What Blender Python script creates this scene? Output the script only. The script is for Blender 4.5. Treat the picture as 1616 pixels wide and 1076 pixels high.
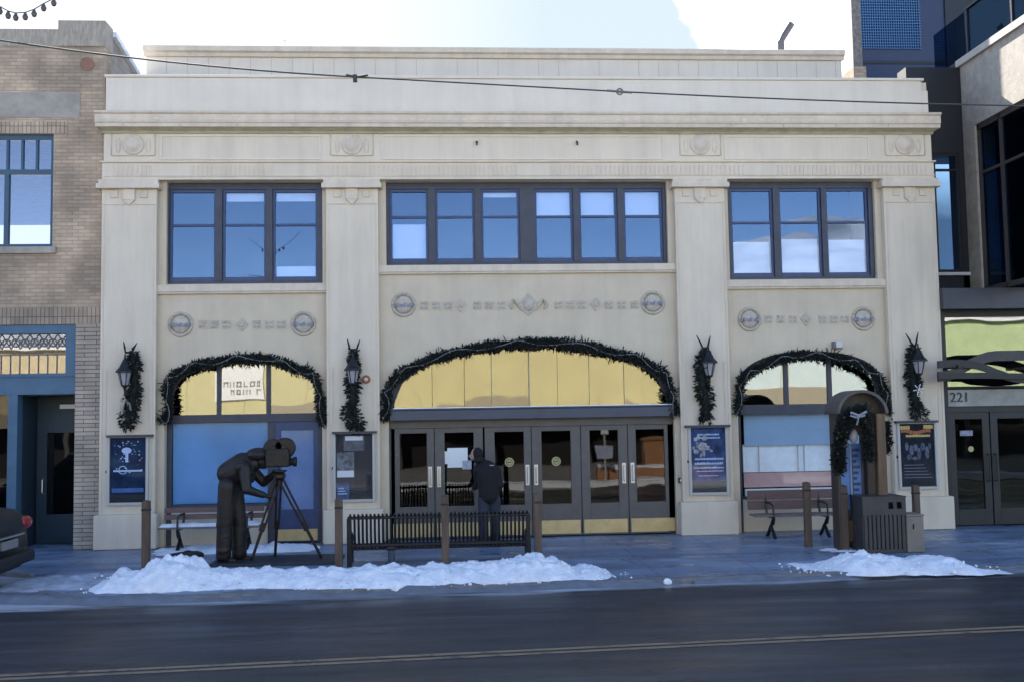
import bpy, bmesh, math, random
from mathutils import Vector, Matrix
from mathutils import noise as mnoise
random.seed(7)
rad = math.radians
for o in list(bpy.data.objects):
    bpy.data.objects.remove(o, do_unlink=True)
scene = bpy.context.scene
COL = scene.collection
# ---------------------------------------------------------------- camera, sky, sun, exposure
D, EYE, FPX = 19.3, 2.31, 1640.0
YAW, PITCH, ROLL = rad(3.81), rad(3.94), rad(-0.95)
fw = Vector((math.sin(YAW)*math.cos(PITCH), math.cos(YAW)*math.cos(PITCH), math.sin(PITCH)))
r0 = Vector((math.cos(YAW), -math.sin(YAW), 0)); u0 = r0.cross(fw)
rt = math.cos(ROLL)*r0 + math.sin(ROLL)*u0
up = -math.sin(ROLL)*r0 + math.cos(ROLL)*u0
cam = bpy.data.objects.new('camera', bpy.data.cameras.new('camera')); COL.objects.link(cam)
M3 = Matrix((rt, up, -fw)).transposed()
cam.matrix_world = Matrix.Translation((0, -D, EYE)) @ M3.to_4x4()
cam.data.sensor_width = 36; cam.data.lens = FPX/1616*36
cam.data.clip_start = 0.1; cam.data.clip_end = 9000
scene.camera = cam
SUN_EL, SUN_AZ = rad(34), rad(-17)      # behind the theatre, from the left
w = bpy.data.worlds.new('World'); scene.world = w; w.use_nodes = True
nt = w.node_tree; nt.nodes.clear()
def wn(t): return nt.nodes.new(t)
sky = wn('ShaderNodeTexSky'); sky.sky_type = 'NISHITA'; sky.sun_disc = False
sky.sun_elevation = SUN_EL; sky.sun_rotation = SUN_AZ; sky.altitude = 2600; sky.dust_density = 0.3; sky.air_density = 0.8
bg = wn('ShaderNodeBackground'); bg.inputs['Strength'].default_value = 0.14
out = wn('ShaderNodeOutputWorld')
tc = wn('ShaderNodeTexCoord'); mp = wn('ShaderNodeMapping'); mp.inputs['Scale'].default_value = (1.3, 1.3, 3.2); mp.inputs['Location'].default_value = (0.7, 0.2, 0.1)
nz = wn('ShaderNodeTexNoise'); nz.inputs['Scale'].default_value = 2.2; nz.inputs['Detail'].default_value = 8; nz.inputs['Roughness'].default_value = 0.55
cr = wn('ShaderNodeValToRGB'); cr.color_ramp.elements[0].position = 0.42; cr.color_ramp.elements[1].position = 0.80
# a big cloud bank stands to the right of the street (towards +X), clear blue elsewhere
dp = wn('ShaderNodeVectorMath'); dp.operation = 'DOT_PRODUCT'; dp.inputs[1].default_value = (0.453, 0.785, 0.423)
mr = wn('ShaderNodeMapRange'); mr.inputs['From Min'].default_value = 0.95; mr.inputs['From Max'].default_value = 0.98
mr.inputs['To Min'].default_value = -0.35; mr.inputs['To Max'].default_value = 0.5
ad = wn('ShaderNodeMath'); ad.operation = 'ADD'
mx = wn('ShaderNodeMixRGB'); mx.inputs['Color2'].default_value = (9.5, 9.8, 10.2, 1)
L = nt.links.new
L(tc.outputs['Generated'], mp.inputs['Vector']); L(mp.outputs['Vector'], nz.inputs['Vector'])
L(tc.outputs['Generated'], dp.inputs[0]); L(dp.outputs['Value'], mr.inputs['Value'])
L(nz.outputs['Fac'], ad.inputs[0]); L(mr.outputs['Result'], ad.inputs[1]); L(ad.outputs['Value'], cr.inputs['Fac'])
L(cr.outputs['Color'], mx.inputs['Fac']); pass
# thin high veil over the sky behind the theatre, thick and white to the left where the sun stands
def vmix(prev, az, el, lo, hi, fac, col):
    dv = wn('ShaderNodeVectorMath'); dv.operation = 'DOT_PRODUCT'; a_, e_ = rad(az), rad(el)
    dv.inputs[1].default_value = (math.sin(a_)*math.cos(e_), math.cos(a_)*math.cos(e_), math.sin(e_))
    mv = wn('ShaderNodeMapRange'); mv.inputs['From Min'].default_value = lo; mv.inputs['From Max'].default_value = hi; mv.inputs['To Min'].default_value = 0; mv.inputs['To Max'].default_value = fac
    m2 = wn('ShaderNodeMixRGB'); m2.inputs['Color2'].default_value = (*col, 1)
    L(tc.outputs['Generated'], dv.inputs[0]); L(dv.outputs['Value'], mv.inputs['Value']); L(mv.outputs['Result'], m2.inputs['Fac']); L(prev, m2.inputs['Color1']); return m2.outputs['Color']
v1 = vmix(sky.outputs['Color'], 3, 22, .70, .90, .95, (1.36, 1.56, 1.86))
v2 = vmix(v1, -25, 20, .875, .985, 1.0, (2.1, 2.13, 2.17))
L(v2, mx.inputs['Color1'])
L(mx.outputs['Color'], bg.inputs['Color']); L(bg.outputs['Background'], out.inputs['Surface'])
sun = bpy.data.objects.new('sun', bpy.data.lights.new('sun', 'SUN')); COL.objects.link(sun)
sun.data.energy = 4.0; sun.data.angle = rad(0.5); sun.data.color = (1.0, 0.95, 0.87)
sdir = Vector((math.sin(SUN_AZ)*math.cos(SUN_EL), math.cos(SUN_AZ)*math.cos(SUN_EL), math.sin(SUN_EL)))
sun.rotation_euler = (-sdir).to_track_quat('-Z', 'Y').to_euler(); sun.location = (0, 0, 40)
vs = scene.view_settings
vs.view_transform = 'Standard'; vs.look = 'None'; vs.exposure = 2.0; vs.gamma = 1

# ---------------------------------------------------------------- helpers
def ray(px, py):
    return fw*FPX + rt*(px-808) - up*(py-538)
def at(px, py, Y=0.0):
    d = ray(px, py); t = (Y + D)/d.y
    return Vector((d.x*t, Y, EYE + d.z*t))
def gnd(px, py, Z=0.0):
    d = ray(px, py); t = (Z - EYE)/d.z
    return Vector((d.x*t, -D + d.y*t, Z))
def FX(px, py=480, Y=0.0): return at(px, py, Y).x
def FZ(py, px=808, Y=0.0): return at(px, py, Y).z

class MB:
    def __init__(s): s.v = []; s.f = []
    def tilt(s, amt, rnd=random.Random(77)):   # old panes never hang quite flat
        xc = sum(v[0] for v in s.v)/len(s.v); zc = sum(v[2] for v in s.v)/len(s.v); a, b = rnd.uniform(-amt, amt), rnd.uniform(-amt, amt)
        s.v = [(v[0], v[1]+a*(v[0]-xc)+b*(v[2]-zc), v[2]) for v in s.v]; return s
    def add(s, vs_, fs):
        n = len(s.v); s.v += [tuple(v) for v in vs_]; s.f += [tuple(i+n for i in f) for f in fs]; return s
    def box(s, x0, x1, y0, y1, z0, z1):
        if x0 > x1: x0, x1 = x1, x0
        if y0 > y1: y0, y1 = y1, y0
        if z0 > z1: z0, z1 = z1, z0
        return s.add([(x0,y0,z0),(x1,y0,z0),(x1,y1,z0),(x0,y1,z0),(x0,y0,z1),(x1,y0,z1),(x1,y1,z1),(x0,y1,z1)],
              [(0,3,2,1),(4,5,6,7),(0,1,5,4),(1,2,6,5),(2,3,7,6),(3,0,4,7)])
    def prism(s, pts, y0, y1):           # polygon in XZ extruded along Y
        n = len(pts)
        vs_ = [(x, y0, z) for x, z in pts] + [(x, y1, z) for x, z in pts]
        fs = [tuple(range(n)), tuple(range(2*n-1, n-1, -1))] + [(i, i+n, (i+1) % n + n, (i+1) % n) for i in range(n)]
        return s.add(vs_, fs)
    def prismx(s, pts, x0, x1):          # polygon in YZ extruded along X
        n = len(pts)
        vs_ = [(x0, y, z) for y, z in pts] + [(x1, y, z) for y, z in pts]
        fs = [tuple(range(n-1, -1, -1)), tuple(range(n, 2*n))] + [((i+1) % n, (i+1) % n + n, i+n, i) for i in range(n)]
        return s.add(vs_, fs)
    def prismz(s, pts, z0, z1):
        n = len(pts)
        vs_ = [(x, y, z0) for x, y in pts] + [(x, y, z1) for x, y in pts]
        fs = [tuple(range(n-1, -1, -1)), tuple(range(n, 2*n))] + [(i, (i+1) % n, (i+1) % n + n, i+n) for i in range(n)]
        return s.add(vs_, fs)
    def tube(s, pts, r, n=8, cap=True):
        pts = [Vector(p) for p in pts]; rs = r if isinstance(r, (list, tuple)) else [r]*len(pts)
        vs_ = []; prev = None
        for i, p in enumerate(pts):
            t = (pts[min(i+1, len(pts)-1)] - pts[max(i-1, 0)])
            t = t.normalized() if t.length > 1e-9 else Vector((0, 0, 1))
            a = prev if prev is not None else (Vector((0, 0, 1)) if abs(t.z) < .9 else Vector((1, 0, 0)))
            a = (a - t*a.dot(t)); a = a.normalized() if a.length > 1e-6 else t.orthogonal().normalized()
            prev = a; b = t.cross(a)
            for k in range(n):
                q = 2*math.pi*k/n; vs_.append(p + (a*math.cos(q) + b*math.sin(q))*rs[i])
        fs = []
        for i in range(len(pts)-1):
            for k in range(n):
                fs.append((i*n+k, i*n+(k+1) % n, (i+1)*n+(k+1) % n, (i+1)*n+k))
        if cap:
            fs.append(tuple(range(n-1, -1, -1))); m = (len(pts)-1)*n; fs.append(tuple(range(m, m+n)))
        return s.add(vs_, fs)
    def capsule(s, a, b, ra, rb, n=14):
        a, b = Vector(a), Vector(b); d = (b-a); d = d.normalized() if d.length > 1e-6 else Vector((0, 0, 1))
        pts = []; rs = []
        for q in (85, 65, 40, 20): pts.append(a - d*ra*math.sin(rad(q))); rs.append(ra*math.cos(rad(q)))
        pts += [a, b]; rs += [ra, rb]
        for q in (20, 40, 65, 85): pts.append(b + d*rb*math.sin(rad(q))); rs.append(rb*math.cos(rad(q)))
        return s.tube(pts, rs, n)
    def ell(s, c, r, n=16, m=10, rot=None):
        c = Vector(c); vs_ = []; fs = []
        R_ = rot or Matrix.Identity(3)
        for i in range(1, m):
            th = math.pi*i/m
            for k in range(n):
                q = 2*math.pi*k/n
                vs_.append(c + R_ @ Vector((r[0]*math.sin(th)*math.cos(q), r[1]*math.sin(th)*math.sin(q), r[2]*math.cos(th))))
        for i in range(m-2):
            for k in range(n): fs.append((i*n+k, (i+1)*n+k, (i+1)*n+(k+1) % n, i*n+(k+1) % n))
        vs_.append(c + R_ @ Vector((0, 0, r[2]))); vs_.append(c + R_ @ Vector((0, 0, -r[2])))
        t, b = len(vs_)-2, len(vs_)-1
        for k in range(n):
            fs.append((t, k, (k+1) % n)); fs.append((b, (m-2)*n+(k+1) % n, (m-2)*n+k))
        return s.add(vs_, fs)
    def lathe(s, c, prof, n=20, axis='z'):
        vs_ = []; fs = []
        for r_, h in prof:
            for k in range(n):
                q = 2*math.pi*k/n
                p = (r_*math.cos(q), r_*math.sin(q), h)
                if axis == 'y': p = (p[0], h, p[1])
                if axis == 'x': p = (h, p[0], p[1])
                vs_.append((c[0]+p[0], c[1]+p[1], c[2]+p[2]))
        for i in range(len(prof)-1):
            for k in range(n): fs.append((i*n+k, i*n+(k+1) % n, (i+1)*n+(k+1) % n, (i+1)*n+k))
        fs.append(tuple(range(n-1, -1, -1))); m = (len(prof)-1)*n; fs.append(tuple(range(m, m+n)))
        return s.add(vs_, fs)
    def torus(s, c, R_, r_, n=28, m=8, axis='y'):
        vs_ = []; fs = []
        for i in range(n):
            a = 2*math.pi*i/n
            for k in range(m):
                b = 2*math.pi*k/m; rr = R_ + r_*math.cos(b); h = r_*math.sin(b)
                if axis == 'y': vs_.append((c[0]+rr*math.cos(a), c[1]+h, c[2]+rr*math.sin(a)))
                elif axis == 'x': vs_.append((c[0]+h, c[1]+rr*math.cos(a), c[2]+rr*math.sin(a)))
                else: vs_.append((c[0]+rr*math.cos(a), c[1]+rr*math.sin(a), c[2]+h))
        for i in range(n):
            for k in range(m): fs.append((i*m+k, i*m+(k+1) % m, ((i+1) % n)*m+(k+1) % m, ((i+1) % n)*m+k))
        return s.add(vs_, fs)
    def build(s, name, m=None, parent=None, smooth=False, bevel=0, fix=True):
        me = bpy.data.meshes.new(name); me.from_pydata(s.v, [], s.f)
        if fix:
            bm = bmesh.new(); bm.from_mesh(me); bmesh.ops.recalc_face_normals(bm, faces=bm.faces); bm.to_mesh(me); bm.free()
        me.update()
        o = bpy.data.objects.new(name, me); COL.objects.link(o)
        if m: me.materials.append(m)
        if parent is not None: o.parent = parent; o.location = -wloc(parent)
        if smooth:
            for p in me.polygons: p.use_smooth = True
        if bevel:
            b = o.modifiers.new('bevel', 'BEVEL'); b.width = bevel; b.segments = 2; b.limit_method = 'ANGLE'; b.angle_limit = rad(50)
        return o
def wloc(o):
    v = Vector((0, 0, 0))
    while o is not None: v += o.location; o = o.parent
    return v
def tag(o, label=None, cat=None, group=None, kind=None):
    if label: o['label'] = label
    if cat: o['category'] = cat
    if group: o['group'] = group
    if kind: o['kind'] = kind
    return o
def thing(name, label, cat, loc=(0, 0, 0), group=None):
    o = bpy.data.objects.new(name, None); COL.objects.link(o); o.location = loc; o.empty_display_size = .2
    return tag(o, label, cat, group)
def dup(root, loc, label=None, rotz=None):
    r = root.copy(); COL.objects.link(r); r.location = loc
    if label: r['label'] = label
    if rotz is not None: r.rotation_euler = (0, 0, rotz)
    for ch in list(root.children):
        c = ch.copy(); COL.objects.link(c); c.parent = r
        for g in list(ch.children):
            d = g.copy(); COL.objects.link(d); d.parent = c
    return r
def union(mb, name, m, parent, voxel=.012, smooth=3):     # one continuous skin out of overlapping limbs
    o = mb.build(name, m, parent)
    r_ = o.modifiers.new('r', 'REMESH'); r_.mode = 'VOXEL'; r_.voxel_size = voxel; r_.use_smooth_shade = True
    s_ = o.modifiers.new('s', 'SMOOTH'); s_.factor = .6; s_.iterations = smooth
    dg = bpy.context.evaluated_depsgraph_get(); dg.update()
    me = bpy.data.meshes.new_from_object(o.evaluated_get(dg)); o.modifiers.clear(); o.data = me; me.name = name
    for p in me.polygons: p.use_smooth = True
    return o

# ---------------------------------------------------------------- materials
MATS = {}
def mat(name, col, rough=.6, metal=0, spec=.5, bump=0, bscale=20, var=0, vscale=3, var2=None, stretch=(1, 1, 1), coat=0, streak=0):
    if name in MATS: return MATS[name]
    m = bpy.data.materials.new(name); m.use_nodes = True; t = m.node_tree
    b = t.nodes['Principled BSDF']; b.inputs['Base Color'].default_value = (*col, 1)
    b.inputs['Roughness'].default_value = rough; b.inputs['Metallic'].default_value = metal
    b.inputs['Specular IOR Level'].default_value = spec; b.inputs['Coat Weight'].default_value = coat
    co = t.nodes.new('ShaderNodeTexCoord'); mpp = t.nodes.new('ShaderNodeMapping'); mpp.inputs['Scale'].default_value = stretch
    t.links.new(co.outputs['Object'], mpp.inputs['Vector'])
    if var:
        n = t.nodes.new('ShaderNodeTexNoise'); n.inputs['Scale'].default_value = vscale; n.inputs['Detail'].default_value = 6; n.inputs['Roughness'].default_value = .62
        t.links.new(mpp.outputs['Vector'], n.inputs['Vector'])
        r_ = t.nodes.new('ShaderNodeValToRGB'); r_.color_ramp.elements[0].position = .32; r_.color_ramp.elements[1].position = .7
        c2 = var2 or tuple(c*(1-var) for c in col)
        r_.color_ramp.elements[0].color = (*c2, 1); r_.color_ramp.elements[1].color = (*[min(1, c*(1+var*.4)) for c in col], 1)
        t.links.new(n.outputs['Fac'], r_.inputs['Fac']); t.links.new(r_.outputs['Color'], b.inputs['Base Color'])
    if streak:
        m3 = t.nodes.new('ShaderNodeMapping'); m3.inputs['Scale'].default_value = (3.2, 3.2, .22); n3 = t.nodes.new('ShaderNodeTexNoise'); n3.inputs['Scale'].default_value = 1.6; n3.inputs['Detail'].default_value = 7; n3.inputs['Roughness'].default_value = .68
        t.links.new(co.outputs['Object'], m3.inputs['Vector']); t.links.new(m3.outputs['Vector'], n3.inputs['Vector'])
        r3 = t.nodes.new('ShaderNodeValToRGB'); r3.color_ramp.elements[0].position = .36; r3.color_ramp.elements[1].position = .56
        r3.color_ramp.elements[0].color = (1-streak, 1-streak*1.05, 1-streak*1.15, 1); r3.color_ramp.elements[1].color = (1, 1, 1, 1)
        x3 = t.nodes.new('ShaderNodeMixRGB'); x3.blend_type = 'MULTIPLY'; x3.inputs['Fac'].default_value = 1
        t.links.new(n3.outputs['Fac'], r3.inputs['Fac']); t.links.new(r_.outputs['Color'], x3.inputs['Color1']); t.links.new(r3.outputs['Color'], x3.inputs['Color2']); t.links.new(x3.outputs['Color'], b.inputs['Base Color'])
    if bump:
        n2 = t.nodes.new('ShaderNodeTexNoise'); n2.inputs['Scale'].default_value = bscale; n2.inputs['Detail'].default_value = 5
        t.links.new(mpp.outputs['Vector'], n2.inputs['Vector'])
        bp = t.nodes.new('ShaderNodeBump'); bp.inputs['Strength'].default_value = bump; bp.inputs['Distance'].default_value = .02
        t.links.new(n2.outputs['Fac'], bp.inputs['Height']); t.links.new(bp.outputs['Normal'], b.inputs['Normal'])
    MATS[name] = m
    return m
def glass(name, refl, gt=(1, 1, 1), tt=(.8, .85, .9), rough=.01, wav=0.0, wscale=1.2):
    m = bpy.data.materials.new(name); m.use_nodes = True; t = m.node_tree; t.nodes.clear()
    g = t.nodes.new('ShaderNodeBsdfGlossy'); g.inputs['Color'].default_value = (*gt, 1); g.inputs['Roughness'].default_value = rough
    tr = t.nodes.new('ShaderNodeBsdfTransparent'); tr.inputs['Color'].default_value = (*tt, 1)
    mi = t.nodes.new('ShaderNodeMixShader'); mi.inputs[0].default_value = refl; o = t.nodes.new('ShaderNodeOutputMaterial')
    t.links.new(tr.outputs[0], mi.inputs[1]); t.links.new(g.outputs[0], mi.inputs[2]); t.links.new(mi.outputs[0], o.inputs['Surface'])
    if wav:
        co = t.nodes.new('ShaderNodeTexCoord'); n = t.nodes.new('ShaderNodeTexNoise'); n.inputs['Scale'].default_value = wscale; n.inputs['Detail'].default_value = 1
        bp = t.nodes.new('ShaderNodeBump'); bp.inputs['Strength'].default_value = wav; bp.inputs['Distance'].default_value = .05
        t.links.new(co.outputs['Object'], n.inputs['Vector']); t.links.new(n.outputs['Fac'], bp.inputs['Height']); t.links.new(bp.outputs['Normal'], g.inputs['Normal'])
    MATS[name] = m
    return m
def brick(name, c1, c2, mortar, bw=.21, bh=.068, rough=.85, off=.5, stain=None):
    m = bpy.data.materials.new(name); m.use_nodes = True; t = m.node_tree; b = t.nodes['Principled BSDF']; b.inputs['Roughness'].default_value = rough
    co = t.nodes.new('ShaderNodeTexCoord'); sp = t.nodes.new('ShaderNodeSeparateXYZ'); a = t.nodes.new('ShaderNodeMath'); a.operation = 'ADD'
    cb = t.nodes.new('ShaderNodeCombineXYZ'); br = t.nodes.new('ShaderNodeTexBrick')
    l = t.links.new
    l(co.outputs['Object'], sp.inputs[0]); l(sp.outputs['X'], a.inputs[0]); l(sp.outputs['Y'], a.inputs[1])
    l(a.outputs[0], cb.inputs['X']); l(sp.outputs['Z'], cb.inputs['Y']); l(cb.outputs[0], br.inputs['Vector'])
    br.inputs['Scale'].default_value = 1; br.inputs['Brick Width'].default_value = bw; br.inputs['Row Height'].default_value = bh
    br.inputs['Mortar Size'].default_value = .007; br.inputs['Color1'].default_value = (*c1, 1); br.inputs['Color2'].default_value = (*c2, 1); br.inputs['Mortar'].default_value = (*mortar, 1)
    br.inputs['Mortar Smooth'].default_value = .3; br.offset = off; br.inputs['Bias'].default_value = -.1
    n = t.nodes.new('ShaderNodeTexNoise'); n.inputs['Scale'].default_value = 1.1; n.inputs['Detail'].default_value = 7
    l(co.outputs['Object'], n.inputs['Vector'])
    r_ = t.nodes.new('ShaderNodeValToRGB'); r_.color_ramp.elements[0].position = .38; r_.color_ramp.elements[1].position = .66
    r_.color_ramp.elements[0].color = (.62, .62, .62, 1); r_.color_ramp.elements[1].color = (1.08, 1.04, 1, 1)
    mu = t.nodes.new('ShaderNodeMixRGB'); mu.blend_type = 'MULTIPLY'; mu.inputs['Fac'].default_value = 1
    l(n.outputs['Fac'], r_.inputs['Fac']); l(br.outputs['Color'], mu.inputs['Color1']); l(r_.outputs['Color'], mu.inputs['Color2']); l(mu.outputs['Color'], b.inputs['Base Color'])
    bp = t.nodes.new('ShaderNodeBump'); bp.inputs['Strength'].default_value = .6; bp.inputs['Distance'].default_value = .01; bp.invert = True
    l(br.outputs['Fac'], bp.inputs['Height']); l(bp.outputs['Normal'], b.inputs['Normal'])
    MATS[name] = m
    return m

stucco = mat('painted_stucco', (.70, .592, .455), .8, bump=.12, bscale=55, var=.09, vscale=1.7, stretch=(1, 1, .45), streak=.07)
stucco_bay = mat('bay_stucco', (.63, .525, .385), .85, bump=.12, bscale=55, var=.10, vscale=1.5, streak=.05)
stucco_top = mat('parapet_paint', (.71, .615, .495), .75, bump=.1, bscale=50, var=.07, vscale=1.2, streak=.05)
stone_trim = mat('trim_stone', (.68, .57, .445), .8, bump=.15, bscale=40, var=.12, vscale=4, streak=.10)
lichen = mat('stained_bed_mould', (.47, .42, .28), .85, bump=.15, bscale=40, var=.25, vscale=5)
relief = mat('relief_stone', (.54, .465, .37), .8, bump=.5, bscale=30, var=.25, vscale=9)
winframe = mat('window_frame_paint', (.045, .047, .065), .5, var=.3, vscale=6)
sashm = mat('sash_paint', (.03, .055, .14), .45, var=.2, vscale=7)
doorm = mat('bronze_door_paint', (.105, .095, .09), .45, var=.2, vscale=5)
beamm = mat('dark_beam_paint', (.055, .065, .09), .45, var=.2, vscale=3)
black = mat('black_metal', (.012, .013, .016), .42, metal=.2, var=.3, vscale=12)
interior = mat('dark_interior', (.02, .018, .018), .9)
brass = mat('brass_plate', (.60, .44, .20), .4, metal=.25, var=.18, vscale=6, bump=.1, bscale=30)
chrome = mat('brushed_steel', (.55, .55, .56), .3, metal=.9)
needles = mat('fir_needles', (.008, .013, .010), .9, var=.45, vscale=9)
twig = mat('garland_wire', (.20, .19, .19), .7)
blind_reflm = mat('blind_and_reflection_white', (.80, .83, .90), .8, var=.04, vscale=4)  # also the white of reflections painted low in the sashes
bluesheet = mat('blue_window_sheet', (.075, .27, .55), .55, var=.35, vscale=.55)
bluesheet2 = mat('blue_door_sheet', (.15, .24, .44), .5, var=.25, vscale=2)
glass_up = glass('upper_glass', .15, (.34, .42, .53), (.93, .96, 1.0), .012, .06, 1.1)
glass_arch = glass('arch_glass', .165, (1, .98, .95), (.6, .6, .6), .015, .035, 1.3)
glass_fan = glass('fan_glass', .15, (1, .95, .85), (.6, .6, .6), .03, .10, 1.5)
glass_door = glass('door_glass', .038, (1, .98, .96), (.5, .5, .5), .015, .05, 1.5)
glass_soft = glass('soft_glass', .03, (.8, .9, 1), (.97, .98, .99), .15)
glass_case = glass('case_glass', .015, (1, 1, 1), (.98, .985, .99), .05)
glass_teal = glass('dark_glass', .06, (.20, .42, .75), (.3, .4, .5), .02, .12, .8)
brick_tan = brick('tan_brick', (.56, .415, .285), (.42, .31, .215), (.34, .29, .23))
brick_grey = brick('grey_brick_pier', (.50, .42, .33), (.38, .31, .25), (.12, .10, .085), .42, .075)
brick_sold = brick('soldier_brick', (.50, .38, .27), (.37, .28, .20), (.14, .12, .11), .075, .22, off=0)
brick_block = brick('stone_block', (.46, .40, .34), (.38, .33, .29), (.3, .27, .25), .6, .14)
greystone = mat('grey_stone_band', (.37, .325, .27), .85, bump=.3, bscale=18, var=.3, vscale=3)
tealp = mat('teal_paint', (.055, .125, .20), .5, var=.18, vscale=3)
teald = mat('dark_teal_paint', (.022, .045, .065), .5, var=.25, vscale=3)
navy = mat('navy_cladding', (.020, .028, .065), .45, var=.25, vscale=.7)
charcoal = mat('charcoal_cladding', (.013, .012, .014), .5, var=.25, vscale=2)
bronze = mat('dark_bronze', (.008, .008, .011), .5, metal=.3, bump=.5, bscale=14, var=.5, vscale=9, var2=(.028, .018, .010))
rusty = mat('weathered_wood_post', (.12, .080, .055), .75, bump=.3, bscale=25, var=.4, vscale=9, stretch=(1, 1, .2))
woodslat = mat('red_brown_slat', (.15, .085, .07), .65, bump=.2, bscale=30, var=.3, vscale=8, stretch=(.2, 1, 1))
snowm = mat('snow', (.84, .86, .90), .8, bump=.9, bscale=24, var=.2, vscale=7, var2=(.70, .72, .76))
snowd = mat('dirty_snow', (.15, .17, .21), .7, bump=.6, bscale=14, var=.25, vscale=5)
hoodm = mat('grey_hood_metal', (.09, .08, .08), .5, metal=.2, bump=.2, bscale=9, var=.35, vscale=5)
kwood = mat('kiosk_timber', (.15, .088, .045), .6, bump=.3, bscale=20, var=.45, vscale=7, stretch=(1, 1, .15))
canm = mat('bin_paint', (.050, .045, .045), .55, var=.3, vscale=5)
boxm = mat('tan_box', (.22, .19, .155), .7, bump=.1, var=.2, vscale=5)
lampg = mat('frosted_lamp_glass', (.34, .33, .35), .35, var=.15, vscale=12)
cableM = mat('cable_rubber', (.03, .03, .03), .7)
carp = mat('car_paint', (.006, .0065, .0065), .55, coat=.05)
tyrem = mat('tyre_rubber', (.015, .015, .015), .9)
skin = mat('skin', (.42, .26, .2), .6)
jacket = mat('black_jacket', (.006, .0065, .008), .85, bump=.3, bscale=22)
trouser = mat('slate_trousers', (.030, .034, .048), .85, bump=.3, bscale=18, var=.25, vscale=7)
whitep = mat('white_paint', (.78, .78, .76), .6)
whitem = mat('white_casing', (.55, .54, .52), .5)

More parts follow.
